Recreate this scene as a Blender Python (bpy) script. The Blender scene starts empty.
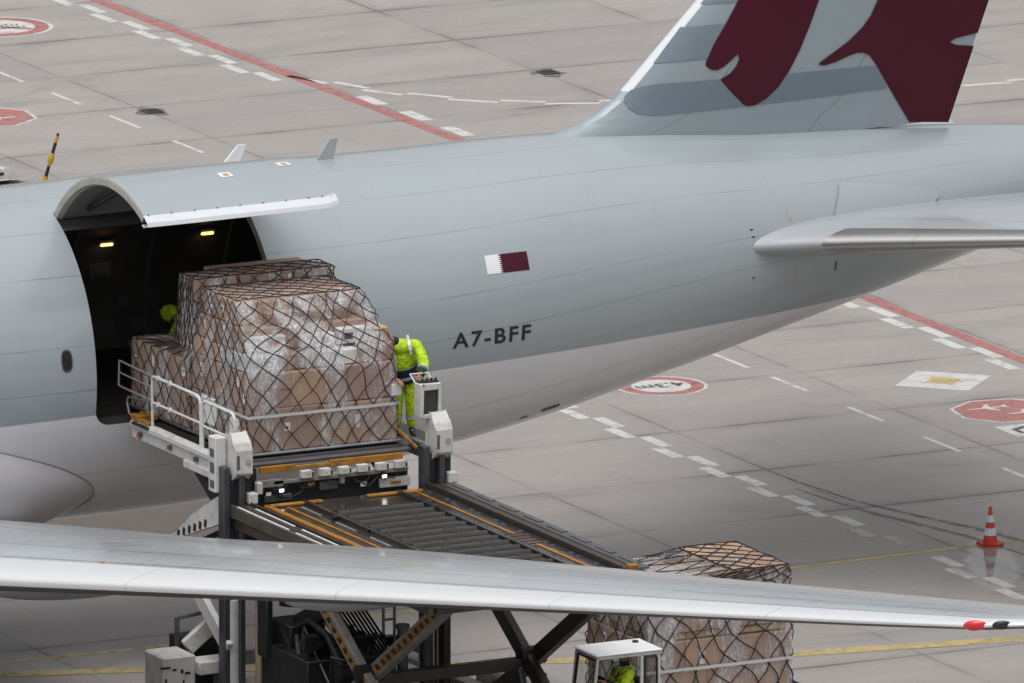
import bpy, bmesh, math, random
from mathutils import Vector, Matrix
from mathutils.geometry import tessellate_polygon
from mathutils import noise as mnoise
random.seed(11)
R = math.radians
scene = bpy.context.scene
COL = scene.collection
ORG = {}

# ------------------------------------------------------------------ objects
def tag(o, label=None, cat=None, group=None, kind=None):
    if label: o['label'] = label
    if cat: o['category'] = cat
    if group: o['group'] = group
    if kind: o['kind'] = kind
    return o

def empty(name, loc, label, cat, group=None):
    o = bpy.data.objects.new(name, None)
    COL.objects.link(o)
    o.location = loc
    ORG[o.name] = Vector(loc)
    return tag(o, label, cat, group)

def lerp(a, b, t):
    return a + (b - a) * t

class MB:
    """collects faces in world coordinates and links them as one mesh object"""
    def __init__(s):
        s.v = []; s.f = []; s.m = []; s.uv = []; s.sm = []
    def add(s, pts, faces, mi=0, smooth=False, uvs=None):
        b = len(s.v)
        s.v += [Vector(p) for p in pts]
        s.uv += list(uvs) if uvs else [(p[0], p[1]) for p in pts]
        for f in faces:
            s.f.append([i + b for i in f]); s.m.append(mi); s.sm.append(smooth)
        return s
    def box(s, c, d, mi=0, rot=None):
        x, y, z = d[0] / 2, d[1] / 2, d[2] / 2
        P = [Vector((a * x, b * y, e * z)) for a in (-1, 1) for b in (-1, 1) for e in (-1, 1)]
        if rot is not None: P = [rot @ p for p in P]
        c = Vector(c)
        return s.add([p + c for p in P], [(0, 1, 3, 2), (4, 6, 7, 5), (0, 4, 5, 1), (2, 3, 7, 6), (0, 2, 6, 4), (1, 5, 7, 3)], mi)
    def bx(s, x0, x1, y0, y1, z0, z1, mi=0):
        return s.box(((x0 + x1) / 2, (y0 + y1) / 2, (z0 + z1) / 2), (abs(x1 - x0), abs(y1 - y0), abs(z1 - z0)), mi)
    def bar(s, p, q, w, h, mi=0, up=(0, 0, 1)):
        p = Vector(p); q = Vector(q); d = q - p; L = d.length; d.normalize()
        u = Vector(up)
        if abs(d.dot(u)) > .98: u = Vector((1, 0, 0))
        sx = d.cross(u).normalized(); sz = sx.cross(d).normalized()
        rot = Matrix((sx, d, sz)).transposed()
        return s.box((p + q) / 2, (w, L, h), mi, rot)
    def tube(s, pts, r, n=8, mi=0, closed=False, cap=True):
        pts = [Vector(p) for p in pts]
        N = len(pts)
        if N < 2: return s
        rr = r if isinstance(r, (list, tuple)) else [r] * N
        P = []; prev = None
        for i in range(N):
            if closed: t = pts[(i + 1) % N] - pts[i - 1]
            else: t = pts[min(i + 1, N - 1)] - pts[max(i - 1, 0)]
            if t.length < 1e-9: t = Vector((0, 0, 1))
            t.normalize()
            if prev is None:
                a = Vector((0, 0, 1)) if abs(t.z) < .9 else Vector((1, 0, 0))
                nrm = t.cross(a).normalized()
            else:
                nrm = prev - t * prev.dot(t)
                if nrm.length < 1e-6: nrm = t.orthogonal()
                nrm.normalize()
            prev = nrm
            bn = t.cross(nrm)
            for k in range(n):
                a = 2 * math.pi * k / n
                P.append(pts[i] + (nrm * math.cos(a) + bn * math.sin(a)) * rr[i])
        F = []
        for i in range(N if closed else N - 1):
            j = (i + 1) % N
            for k in range(n):
                F.append((i * n + k, i * n + (k + 1) % n, j * n + (k + 1) % n, j * n + k))
        s.add(P, F, mi, True)
        if cap and not closed:
            b = len(s.v) - len(P)
            s.f.append([b + k for k in reversed(range(n))]); s.m.append(mi); s.sm.append(False)
            s.f.append([b + (N - 1) * n + k for k in range(n)]); s.m.append(mi); s.sm.append(False)
        return s
    def cyl(s, p, q, r, n=16, mi=0):
        return s.tube([p, q], r, n, mi)
    def lathe(s, c, prof, n=24, axis='z', mi=0):
        c = Vector(c); P = []; F = []
        for (r, h) in prof:
            for k in range(n):
                a = 2 * math.pi * k / n
                x, y = r * math.cos(a), r * math.sin(a)
                P.append(c + (Vector((x, y, h)) if axis == 'z' else Vector((x, h, y)) if axis == 'y' else Vector((h, x, y))))
        for i in range(len(prof) - 1):
            for k in range(n):
                F.append((i * n + k, i * n + (k + 1) % n, (i + 1) * n + (k + 1) % n, (i + 1) * n + k))
        return s.add(P, F, mi, True)
    def prism(s, poly, fn0, fn1, mi=0):
        """poly: 2D outline; fn0/fn1 map (a,b) to the two end faces"""
        n = len(poly)
        A = [fn0(*p) for p in poly]; B = [fn1(*p) for p in poly]
        tris = tessellate_polygon([[Vector((p[0], p[1], 0)) for p in poly]])
        F = [tuple(t) for t in tris] + [tuple(n + i for i in reversed(t)) for t in tris]
        F += [(i, (i + 1) % n, n + (i + 1) % n, n + i) for i in range(n)]
        return s.add(A + B, F, mi)
    def build(s, name, mats, parent=None, origin=None, bevel=0, sharp=None, kind=None, label=None, recalc=True):
        o_ = ORG.get(parent.name, Vector()) if parent is not None else Vector(origin or (0, 0, 0))
        me = bpy.data.meshes.new(name)
        me.from_pydata([v - o_ for v in s.v], [], s.f)
        if not isinstance(mats, (list, tuple)): mats = [mats]
        for m in mats: me.materials.append(m)
        for p, mi, sm in zip(me.polygons, s.m, s.sm):
            p.material_index = mi; p.use_smooth = sm
        ul = me.uv_layers.new(name='UVMap')
        for l in me.loops: ul.data[l.index].uv = s.uv[l.vertex_index]
        if recalc or bevel:
            bm = bmesh.new(); bm.from_mesh(me)
            if bevel:
                bmesh.ops.remove_doubles(bm, verts=bm.verts, dist=1e-5)
                es = [e for e in bm.edges if len(e.link_faces) == 2 and e.calc_face_angle(0) > .6]
                if es: bmesh.ops.bevel(bm, geom=es, offset=bevel, segments=1, affect='EDGES', profile=.5)
            if recalc: bmesh.ops.recalc_face_normals(bm, faces=bm.faces)
            bm.to_mesh(me); bm.free()
        if any(s.sm): me.set_sharp_from_angle(angle=R(sharp or 40))
        o = bpy.data.objects.new(name, me)
        COL.objects.link(o)
        if parent is not None:
            o.parent = parent; ORG[o.name] = o_
        else:
            o.location = o_; ORG[o.name] = o_
        if kind: o['kind'] = kind
        if label: o['label'] = label
        return o

# ------------------------------------------------------------------ materials
class NT:
    def __init__(s, name):
        s.mat = bpy.data.materials.new(name); s.mat.use_nodes = True
        s.t = s.mat.node_tree; s.n = s.t.nodes; s.l = s.t.links
        s.bsdf = s.n['Principled BSDF']; s.out = s.n['Material Output']
    def node(s, typ, **kw):
        n = s.n.new(typ)
        for k, v in kw.items(): setattr(n, k, v)
        return n
    def set(s, sock, val):
        if hasattr(val, 'is_output') and val.is_output: s.l.new(val, sock)
        else: sock.default_value = val
    def math(s, op, a, b=0.0, c=0.0, clamp=False):
        n = s.node('ShaderNodeMath', operation=op, use_clamp=clamp)
        s.set(n.inputs[0], a); s.set(n.inputs[1], b); s.set(n.inputs[2], c)
        return n.outputs[0]
    def smooth(s, x, a, b):
        n = s.node('ShaderNodeMapRange', interpolation_type='SMOOTHSTEP')
        s.set(n.inputs[0], x); n.inputs[1].default_value = a; n.inputs[2].default_value = b
        return n.outputs[0]
    def rng(s, x, a, b, c, d):
        n = s.node('ShaderNodeMapRange')
        s.set(n.inputs[0], x)
        for i, v in enumerate((a, b, c, d)): n.inputs[1 + i].default_value = v
        return n.outputs[0]
    def mix(s, f, a, b, mode='MIX'):
        n = s.node('ShaderNodeMix', data_type='RGBA', blend_type=mode)
        s.set(n.inputs[0], f)
        for k, v in ((6, a), (7, b)):
            if isinstance(v, (tuple, list)): v = (*v[:3], 1)
            s.set(n.inputs[k], v)
        return n.outputs[2]
    def coord(s, kind='Object'):
        return s.node('ShaderNodeTexCoord').outputs[kind]
    def pos(s):
        return s.node('ShaderNodeNewGeometry').outputs['Position']
    def scale(s, vec, sc):
        n = s.node('ShaderNodeMapping'); s.l.new(vec, n.inputs[0]); n.inputs['Scale'].default_value = sc
        return n.outputs[0]
    def noise(s, vec, scale, detail=4, rough=.55, dist=0):
        n = s.node('ShaderNodeTexNoise'); s.l.new(vec, n.inputs['Vector'])
        n.inputs['Scale'].default_value = scale; n.inputs['Detail'].default_value = detail
        n.inputs['Roughness'].default_value = rough; n.inputs['Distortion'].default_value = dist
        return n.outputs[0]
    def sep(s, vec):
        n = s.node('ShaderNodeSeparateXYZ'); s.l.new(vec, n.inputs[0]); return n.outputs
    def bump(s, h, strength=.2, dist=.01):
        n = s.node('ShaderNodeBump'); s.l.new(h, n.inputs['Height'])
        n.inputs['Strength'].default_value = strength; n.inputs['Distance'].default_value = dist
        s.l.new(n.outputs[0], s.bsdf.inputs['Normal'])
    def final(s, col=None, rough=None, metal=None, spec=None, coat=None):
        b = s.bsdf.inputs
        if col is not None:
            if isinstance(col, (tuple, list)): col = (*col[:3], 1)
            s.set(b['Base Color'], col)
        if rough is not None: s.set(b['Roughness'], rough)
        if metal is not None: s.set(b['Metallic'], metal)
        if spec is not None: s.set(b['Specular IOR Level'], spec)
        if coat is not None: b['Coat Weight'].default_value = coat; b['Coat Roughness'].default_value = .12
        return s.mat
    def line(s, x, c, w):
        """1 on a thin line at x=c"""
        return s.smooth(s.math('ABSOLUTE', s.math('SUBTRACT', x, c)), w, w * .35)

def simple(name, col, rough=.5, metal=0, var=.2, sc=3.0, bump=0, dirt=.0, dirtcol=(.06, .05, .045), coat=None):
    t = NT(name); p = t.coord()
    n = t.noise(p, sc, 5)
    c = t.mix(1, col, t.mix(n, (1 - var,) * 3, (1 + var,) * 3), 'MULTIPLY')
    if dirt:
        d = t.noise(p, sc * 1.7, 6, .65)
        f = t.math('MULTIPLY', t.smooth(d, .45, .75), dirt)
        c = t.mix(f, c, dirtcol)
    r = t.rng(n, .3, .7, max(rough - .08, .03), min(rough + .1, 1))
    if bump: t.bump(t.noise(p, sc * 6, 4), bump, .01)
    return t.final(c, r, metal, coat=coat)

def emit(name, col, strength):
    t = NT(name)
    t.bsdf.inputs['Emission Color'].default_value = (*col, 1)
    t.bsdf.inputs['Emission Strength'].default_value = strength
    return t.final(col, .4)

GREY = (.315, .357, .380)
BELLY = (.72, .715, .75)

def fuselage_mat():
    t = NT('aircraft_skin_paint')
    p = t.sep(t.coord('UV')); u, v = p[0], p[1]
    pos = t.pos(); q = t.sep(pos)
    edge = t.math('ADD', t.math('MULTIPLY', q[0], .022), 4.91)
    up = t.smooth(t.math('SUBTRACT', q[2], edge), -.012, .012)
    st = t.noise(t.scale(pos, (.5, 1.2, 2.2)), 1.0, 5, .6)
    fine = t.noise(t.scale(pos, (1, 1, 7)), 1.7, 4, .6)
    sc = t.mix(st, (.955, .955, .955), (1.04, 1.04, 1.04))
    streak = t.smooth(fine, .55, .85)
    pc = t.node('ShaderNodeCombineXYZ')
    t.l.new(t.math('FLOOR', t.math('DIVIDE', u, 2.15)), pc.inputs[0]); t.l.new(t.math('FLOOR', t.math('DIVIDE', t.math('SUBTRACT', v, .72), 1.02)), pc.inputs[1])
    pw = t.node('ShaderNodeTexWhiteNoise'); t.l.new(pc.outputs[0], pw.inputs['Vector'])
    sc = t.mix(1, sc, t.mix(pw.outputs['Value'], (.985, .985, .985), (1.015, 1.015, 1.015)), 'MULTIPLY')
    drip = t.noise(t.scale(pos, (5.5, .8, .35)), 1.0, 5, .7)
    sc = t.mix(t.math('MULTIPLY', t.smooth(drip, .56, .74), .13), sc, (.45, .44, .43))
    riv = t.math('MULTIPLY', t.line(t.math('FRACT', t.math('DIVIDE', u, .535)), .5, .022), .035)
    sc = t.mix(riv, sc, (.3, .3, .3))
    g = t.mix(1, GREY, sc, 'MULTIPLY')
    b = t.mix(1, BELLY, sc, 'MULTIPLY')
    belly_fade = t.math('MULTIPLY', t.smooth(q[2], 4.0, 2.4), t.rng(fine, .3, .7, .08, .26))  # belly colour darkens towards the bottom, broken up by noise
    b = t.mix(belly_fade, b, (.12, .118, .118))
    c = t.mix(up, b, g)
    c = t.mix(t.math('MULTIPLY', streak, .03), c, (.14, .15, .16))
    # lap joints along, butt joints around
    ln = None
    for a in (4.1, 3.06, 2.05, .72, -.1, -1.9, -2.6):
        x = t.line(v, a, .016)
        ln = x if ln is None else t.math('MAXIMUM', ln, x)
    lc = None
    for a in (-9.2, -4.4, 6.4, 10.7, 14.2, 17.9, 20.3):
        x = t.line(u, a, .014)
        lc = x if lc is None else t.math('MAXIMUM', lc, x)
    ln = t.math('MAXIMUM', ln, t.math('MULTIPLY', lc, .25))
    brk = t.rng(t.noise(pos, .8, 2), .35, .65, .12, .5)
    c = t.mix(t.math('MULTIPLY', ln, brk), c, (.09, .10, .11))
    return t.final(c, .28, 0, coat=1.0)

def wing_mat(name, base, lines, rough=(.28, .45), metal=0.0, lw=.7, var=.14):
    t = NT(name)
    p = t.sep(t.coord('UV')); u, v = p[0], p[1]
    pos = t.pos()
    st = t.noise(t.scale(t.coord('UV'), (7, .22, 1)), 1.6, 6, .65)
    st2 = t.noise(t.scale(t.coord('UV'), (1.5, 1.6, 1)), 2.2, 5, .6)
    c = t.mix(st, tuple(x * (1 - var) for x in base), tuple(x * (1 + var) for x in base))
    c = t.mix(t.math('MULTIPLY', t.smooth(st2, .52, .75), .11 if var > .1 else .05), c, (.17, .18, .19))
    ln = None
    for a in lines[0]:
        x = t.line(u, a, .0055); ln = x if ln is None else t.math('MAXIMUM', ln, x)
    for a in lines[1]:
        x = t.math('MULTIPLY', t.line(v, a, .018), .6); ln = x if ln is None else t.math('MAXIMUM', ln, x)
    if ln is not None: c = t.mix(t.math('MULTIPLY', ln, lw), c, (.08, .085, .09))
    return t.final(c, t.rng(st2, .3, .7, rough[0], rough[1]), metal, coat=.6)

def concrete_mat():
    t = NT('wet_apron_concrete')
    pos = t.pos(); q = t.sep(pos)
    big = t.noise(pos, .07, 5, .6)
    mid = t.noise(t.scale(pos, (.35, 1.0, 1)), .9, 6, .65)
    fine = t.noise(t.scale(pos, (.55, 1.0, 1)), 7, 6, .75)
    grain = t.noise(t.scale(pos, (.6, .35, 1)), 30, 3, .75)
    c = t.mix(big, (.284, .264, .249), (.310, .289, .273))
    c = t.mix(1, c, t.mix(mid, (.80, .80, .805), (1.17, 1.165, 1.16)), 'MULTIPLY')
    c = t.mix(1, c, t.mix(fine, (.80, .80, .80), (1.20, 1.195, 1.19)), 'MULTIPLY')
    c = t.mix(1, c, t.mix(grain, (.82, .82, .82), (1.18, 1.18, 1.18)), 'MULTIPLY')
    wob = t.math('MULTIPLY', t.math('SUBTRACT', t.noise(pos, 1.4, 3), .5), .06)
    def joints(x, x0, per):
        a = t.math('ADD', t.math('DIVIDE', t.math('SUBTRACT', t.math('ADD', x, wob), x0), per), .5)
        fr = t.math('ABSOLUTE', t.math('SUBTRACT', t.math('FRACT', a), .5))
        return t.math('MULTIPLY', fr, per), t.math('FLOOR', a)
    dx, ix = joints(q[0], 14.4, 4.8)
    dy, iy = joints(q[1], 7.4, 3.87)
    # each slab has its own tint
    cv = t.node('ShaderNodeCombineXYZ')
    t.l.new(t.math('FLOOR', t.math('DIVIDE', t.math('SUBTRACT', q[0], 14.4), 4.8)), cv.inputs[0])
    t.l.new(t.math('FLOOR', t.math('DIVIDE', t.math('SUBTRACT', q[1], 7.4), 3.87)), cv.inputs[1])
    wn = t.node('ShaderNodeTexWhiteNoise'); t.l.new(cv.outputs[0], wn.inputs['Vector'])
    c = t.mix(1, c, t.mix(wn.outputs['Value'], (.94, .94, .942), (1.05, 1.045, 1.04)), 'MULTIPLY')
    jn = t.noise(pos, .45, 3)
    jw = t.math('MAXIMUM', t.smooth(dx, .055, .02), t.smooth(dy, .085, .03))
    jw = t.math('MULTIPLY', jw, t.rng(jn, .35, .65, .05, .75))
    halo = t.math('MULTIPLY', t.math('MAXIMUM', t.smooth(dx, .5, .05), t.smooth(dy, .5, .05)), t.math('MULTIPLY', t.smooth(jn, .4, .7), .22))
    c = t.mix(halo, c, (.12, .11, .105))
    c = t.mix(jw, c, (.075, .068, .065))
    # rubber and oil stains
    sn = t.noise(t.scale(pos, (.22, .75, 1)), .55, 6, .7, .6)
    c = t.mix(t.math('MULTIPLY', t.smooth(sn, .52, .72), .36), c, (.105, .098, .094))
    for sc_, a_, th_ in (((.10, 2.6, 1), .25, .60), ((2.2, .12, 1), -.35, .62)):
        mp = t.node('ShaderNodeMapping'); t.l.new(pos, mp.inputs[0]); mp.inputs['Rotation'].default_value = (0, 0, a_); mp.inputs['Scale'].default_value = sc_
        sf = t.noise(mp.outputs[0], 1.0, 5, .7, .3)
        c = t.mix(t.math('MULTIPLY', t.smooth(sf, th_, th_ + .13), .30), c, (.11, .10, .094))
        c = t.mix(t.math('MULTIPLY', t.smooth(sf, .36, .25), .10), c, (.40, .38, .36))
    sp = t.noise(pos, 1.3, 6, .75)
    c = t.mix(t.math('MULTIPLY', t.smooth(sp, .63, .75), .35), c, (.10, .095, .09))
    # dark brown stained slab on the far side of the aircraft
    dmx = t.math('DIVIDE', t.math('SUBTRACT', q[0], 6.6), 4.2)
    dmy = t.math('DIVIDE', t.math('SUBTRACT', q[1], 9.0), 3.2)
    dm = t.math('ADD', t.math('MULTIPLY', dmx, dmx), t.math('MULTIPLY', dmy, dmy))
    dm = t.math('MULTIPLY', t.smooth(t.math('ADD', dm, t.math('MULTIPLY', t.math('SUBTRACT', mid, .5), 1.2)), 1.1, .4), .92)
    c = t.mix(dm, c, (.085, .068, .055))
    # wet film: smooth puddled patches, damp elsewhere
    ex, ey = t.math('SUBTRACT', q[0], 19.05), t.math('SUBTRACT', q[1], -2.1)
    px = t.math('DIVIDE', t.math('SUBTRACT', t.math('MULTIPLY', ex, .894), t.math('MULTIPLY', ey, .447)), .52)
    py = t.math('DIVIDE', t.math('ADD', t.math('MULTIPLY', ex, .447), t.math('MULTIPLY', ey, .894)), 2.6)
    pd = t.math('ADD', t.math('MULTIPLY', px, px), t.math('MULTIPLY', py, py))
    pud = t.smooth(t.math('ADD', pd, t.math('MULTIPLY', t.math('SUBTRACT', mid, .5), 1.9)), 1.35, .15)
    wet = t.math('MAXIMUM', pud, t.math('MULTIPLY', t.smooth(t.noise(t.scale(pos, (.3, .6, 1)), .35, 5, .6), .56, .7), .16))
    rough = t.math('SUBTRACT', t.rng(mid, .35, .65, .50, .66), t.math('MULTIPLY', wet, .33))
    rough = t.math('SUBTRACT', rough, t.math('MULTIPLY', pud, .28), clamp=True)
    c = t.mix(t.math('MULTIPLY', wet, .22), c, (.12, .112, .107))
    t.bump(t.math('MULTIPLY', fine, t.math('SUBTRACT', 1, wet)), .10, .012)
    return t.final(c, rough, 0, .5)

def marking_mat(name, col, wear=.5):
    t = NT(name); pos = t.pos()
    n = t.noise(pos, 3.2, 6, .7); m = t.noise(t.scale(pos, (.6, 1.6, 1)), 1.1, 4, .6)
    c = t.mix(m, tuple(x * .82 for x in col), tuple(min(x * 1.1, 1) for x in col))
    t.final(c, .5)
    tr = t.node('ShaderNodeBsdfTransparent')
    mx = t.node('ShaderNodeMixShader')
    a = t.math('MULTIPLY', t.smooth(t.math('ADD', t.math('MULTIPLY', n, .6), t.math('MULTIPLY', m, .4)), .47, .66), wear)
    a = t.math('ADD', a, .06, clamp=True)
    t.l.new(a, mx.inputs[0]); t.l.new(t.bsdf.outputs[0], mx.inputs[1]); t.l.new(tr.outputs[0], mx.inputs[2])
    t.l.new(mx.outputs[0], t.out.inputs[0])
    return t.mat

def carton_mat(name, col):
    t = NT(name)
    g = t.sep(t.coord('Generated'))
    p = t.coord()
    oi = t.node('ShaderNodeObjectInfo')
    rnd = oi.outputs['Random']
    n = t.noise(p, 3, 5)
    c = t.mix(rnd, tuple(x * .80 for x in col), tuple(min(x * 1.18, .9) for x in col))
    c = t.mix(1, c, t.mix(n, (.85, .85, .85), (1.13, 1.12, 1.11)), 'MULTIPLY')
    # packing tape along the lid seam, running down both ends
    tape = t.math('MULTIPLY', t.line(g[1], .5, .045), t.smooth(t.math('ABSOLUTE', t.math('SUBTRACT', g[2], .5)), .30, .34))
    c = t.mix(t.math('MULTIPLY', tape, .6), c, tuple(min(x * 1.5 + .05, .8) for x in col))
    corr = t.noise(t.scale(p, (1, 1, 26)), 2, 2)
    c = t.mix(t.math('MULTIPLY', t.smooth(corr, .5, .8), .12), c, tuple(x * .5 for x in col))
    t.bump(n, .06, .02)
    return t.final(c, t.rng(tape, 0, 1, .75, .3))

def film_mat():
    t = NT('clear_stretch_film'); p = t.coord()
    n = t.noise(t.scale(p, (1, 1, .55)), 1.5, 3, .5, .8)
    w = t.noise(t.scale(p, (2.2, 2.2, .55)), 4.0, 4, .6, 1.8)
    t.final((.80, .80, .82), .13, 0, .8)
    t.bump(w, 1.0, .12)
    tr = t.node('ShaderNodeBsdfTransparent'); mx = t.node('ShaderNodeMixShader')
    sheet = t.math('MULTIPLY', t.smooth(n, .44, .64), .42)
    ridge = t.math('MULTIPLY', t.smooth(t.math('ABSOLUTE', t.math('SUBTRACT', w, .5)), .035, .0), .42)
    a = t.math('ADD', t.math('ADD', sheet, t.math('MULTIPLY', ridge, t.smooth(n, .36, .56))), .05)
    t.l.new(a, mx.inputs[0]); t.l.new(tr.outputs[0], mx.inputs[1]); t.l.new(t.bsdf.outputs[0], mx.inputs[2])
    t.l.new(mx.outputs[0], t.out.inputs[0])
    return t.mat

def glass_mat(name, tint, alpha):
    t = NT(name)
    t.final(tint, .06, 0, .6)
    tr = t.node('ShaderNodeBsdfTransparent'); mx = t.node('ShaderNodeMixShader')
    mx.inputs[0].default_value = alpha
    t.l.new(tr.outputs[0], mx.inputs[1]); t.l.new(t.bsdf.outputs[0], mx.inputs[2])
    t.l.new(mx.outputs[0], t.out.inputs[0])
    return t.mat

def hivis_mat(name, col):
    t = NT(name); p = t.coord()
    n = t.noise(p, 9, 4, .6, .8)
    c = t.mix(n, tuple(x * .7 for x in col), tuple(x * 1.15 for x in col))
    t.bump(n, 1.0, .12)
    return t.final(c, .75)

M = {}
M['skin_paint'] = fuselage_mat()
M['wing'] = wing_mat('wing_upper_paint', (.37, .388, .41), ((.142, .30, .62, .73), (8.2, 11.0, 13.6, 16.2, 19.0, 21.7, 24.4, 27.2)), (.22, .42), 0, .85, .17)
M['slat'] = wing_mat('slat_bare_metal', (.66, .665, .675), ((), (9.0, 12.4, 16.0, 19.6, 23.2, 26.8)), (.18, .24), .25, .5, .03)
M['under'] = simple('slat_underside_shade', (.085, .088, .092), .45, .2, .1, 2)  # shade below the leading edge, put into the slat's lower-surface colour
M['stab'] = wing_mat('stabiliser_paint', (.36, .375, .395), ((.2, .66), (5.2,)), (.3, .42), 0, .4, .06)
M['fin'] = wing_mat('fin_paint', (.255, .306, .336), ((.25, .66), (9.2,)), (.35, .5), 0, .3, .05)
M['bare'] = wing_mat('leading_edge_metal', (.46, .45, .445), ((), (4.8, 7)), (.30, .38), .9, .5, .03)
M['white_le'] = simple('white_leading_edge', (.62, .64, .67), .35, 0, .08)
M['maroon'] = simple('maroon_paint', (.056, .0035, .014), .42, 0, .10, 1.2)
M['maroon'].node_tree.nodes['Principled BSDF'].inputs['Specular IOR Level'].default_value = .25
M['band_dark'] = simple('slate_band_paint', (.150, .192, .232), .4, 0, .06, 1)
M['band_mid'] = simple('pale_slate_band_paint', (.165, .208, .246), .4, 0, .06, 1)
M['black_paint'] = simple('black_lettering', (.012, .013, .015), .45, 0, .1)
M['white_paint'] = simple('white_lettering', (.74, .74, .75), .45, 0, .05)
M['door_rim'] = simple('door_seal_metal', (.40, .37, .33), .5, .1, .2, 3, 0, .25)
M['door_white'] = simple('door_sill_white', (.60, .62, .65), .4, 0, .06)
M['door_dark'] = simple('door_lining', (.15, .15, .155), .6, 0, .3, 2)
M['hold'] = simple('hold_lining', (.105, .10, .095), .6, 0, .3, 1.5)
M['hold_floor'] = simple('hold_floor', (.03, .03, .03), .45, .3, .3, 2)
M['dark'] = simple('dark_machinery', (.016, .016, .017), .55, .2, .4, 4, 0, .25, (.07, .06, .05))
M['black_metal'] = simple('black_steel', (.022, .022, .024), .42, .3, .3, 4, .1)
M['grey_steel'] = simple('grey_steel', (.13, .135, .15), .42, .5, .25, 4, 0, .35)
M['column'] = simple('mast_column', (.085, .09, .105), .35, .6, .2, 3, 0, .2)
M['loader_white'] = simple('loader_white_paint', (.56, .55, .53), .5, 0, .1, 2.2, 0, .42, (.16, .13, .11))
M['loader_grey'] = simple('loader_frame_paint', (.24, .225, .205), .5, .1, .25, 3, .1, .5)
M['deck'] = simple('wet_deck_plate', (.050, .043, .037), .16, .35, .45, 2.5, .15, .4, (.10, .09, .08))
M['roller_plate'] = simple('wet_roller_plate', (.058, .053, .049), .2, .4, .4, 3, 0, .4)
M['roller'] = simple('deck_roller', (.078, .074, .070), .22, .6, .25, 4, 0, .3)
M['beam'] = simple('wet_side_beam', (.11, .095, .08), .35, .3, .35, 3, .1, .6, (.05, .04, .03))
M['rail_dark'] = simple('deck_side_channel', (.05, .045, .04), .4, .4, .4, 4, 0, .5, (.10, .06, .035))
M['orange'] = simple('orange_yellow_paint', (.35, .155, .016), .42, 0, .3, 4, 0, .9, (.07, .05, .03))
M['red_mark'] = simple('faded_red_paint', (.17, .05, .035), .5, 0, .3, 5, 0, .5)
M['blue_ball'] = simple('blue_ball_unit', (.03, .045, .08), .35, .3, .2)
M['tube_white'] = simple('white_tube', (.60, .60, .59), .4, 0, .1, 4, 0, .2)
M['tube_grey'] = simple('galvanised_tube', (.34, .35, .36), .4, .5, .15, 4)
M['lamp'] = emit('work_lamp_lens', (1, .97, .88), 6)
M['amber_lamp'] = emit('hold_lamp_lens', (1, .62, .22), 2.2)
M['beacon'] = simple('amber_beacon', (.55, .16, .01), .2, 0, .1, coat=.5)
M['tyre'] = simple('tyre_rubber', (.018, .018, .018), .8, 0, .3, 6, .2)
M['glass'] = glass_mat('cab_glass', (.10, .11, .11), .35)
M['screen'] = simple('console_screen', (.035, .04, .032), .15, 0, .3, 3)
M['window'] = simple('cabin_window', (.02, .022, .026), .12, 0, .2)
M['carton'] = carton_mat('brown_cardboard', (.325, .215, .155))
M['carton_red'] = carton_mat('reddish_cardboard', (.285, .182, .140))
M['carton_pale'] = carton_mat('pale_cardboard', (.37, .245, .16))
M['carton_white'] = carton_mat('white_cardboard', (.60, .59, .58))
M['paper'] = simple('shipping_label_paper', (.66, .66, .67), .5, 0, .08, 8)
M['ink'] = simple('label_ink', (.03, .03, .05), .5, 0, .1)
M['red_ink'] = simple('red_label_print', (.42, .035, .03), .5, 0, .1)
M['blue_ink'] = simple('blue_label_print', (.05, .10, .28), .5, 0, .1)
M['film'] = film_mat()
M['net'] = simple('dark_net_rope', (.016, .009, .011), .8, 0, .4, 6)
M['strap'] = simple('white_webbing_strap', (.52, .51, .52), .45, 0, .15, 5)
M['alu'] = simple('aluminium_pallet', (.32, .33, .35), .35, .8, .2, 3, 0, .3)
M['wood'] = simple('timber_batten', (.40, .27, .14), .7, 0, .25, 6)
M['hivis'] = hivis_mat('hi_vis_yellow_fabric', (.56, .80, .02))
M['hivis_line'] = simple('reflective_tape', (.48, .52, .54), .35, .2, .1)
M['navy'] = hivis_mat('navy_fabric', (.012, .016, .035))
M['skin'] = simple('skin', (.36, .18, .12), .5, 0, .1, 6)
M['hair'] = simple('dark_hair', (.012, .010, .009), .6, 0, .3, 20)
M['eye'] = simple('eye_dark', (.02, .015, .012), .2, 0, .1)
M['cone_red'] = simple('cone_red_plastic', (.52, .035, .012), .4, 0, .15, 5, 0, .2)
M['cone_white'] = simple('cone_reflective_white', (.62, .65, .70), .35, 0, .1, 8)
M['red_lens'] = NT('red_navigation_lens').final((.62, .008, .02), .08, coat=1)
M['yellow_paint'] = simple('yellow_paint', (.50, .30, .02), .5, 0, .2, 6, 0, .2)
M['drain'] = simple('drain_iron', (.055, .052, .05), .5, .4, .5, 5, .3, .4, (.10, .09, .08))
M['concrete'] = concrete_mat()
M['mk_white'] = marking_mat('worn_white_marking', (.60, .59, .57), .5)
M['mk_faded'] = marking_mat('faded_white_marking', (.44, .43, .41), 1.0)
M['mk_red'] = marking_mat('worn_red_marking', (.40, .150, .138), .75)
M['mk_red2'] = marking_mat('faded_red_marking', (.40, .155, .14), .7)
M['mk_yellow'] = marking_mat('worn_yellow_marking', (.50, .385, .155), .75)
M['mk_dark'] = marking_mat('dark_marking', (.07, .07, .075), .6)
M['mk_tyre'] = marking_mat('tyre_rubber_trace', (.15, .142, .136), 1.9)

# ------------------------------------------------------------------ ground and markings
def quadgrid(x0, x1, y0, y1, z):
    return [(x0, y0, z), (x1, y0, z), (x1, y1, z), (x0, y1, z)]
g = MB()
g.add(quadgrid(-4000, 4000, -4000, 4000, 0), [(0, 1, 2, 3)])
g.build('apron_ground', M['concrete'], kind='structure')

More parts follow.
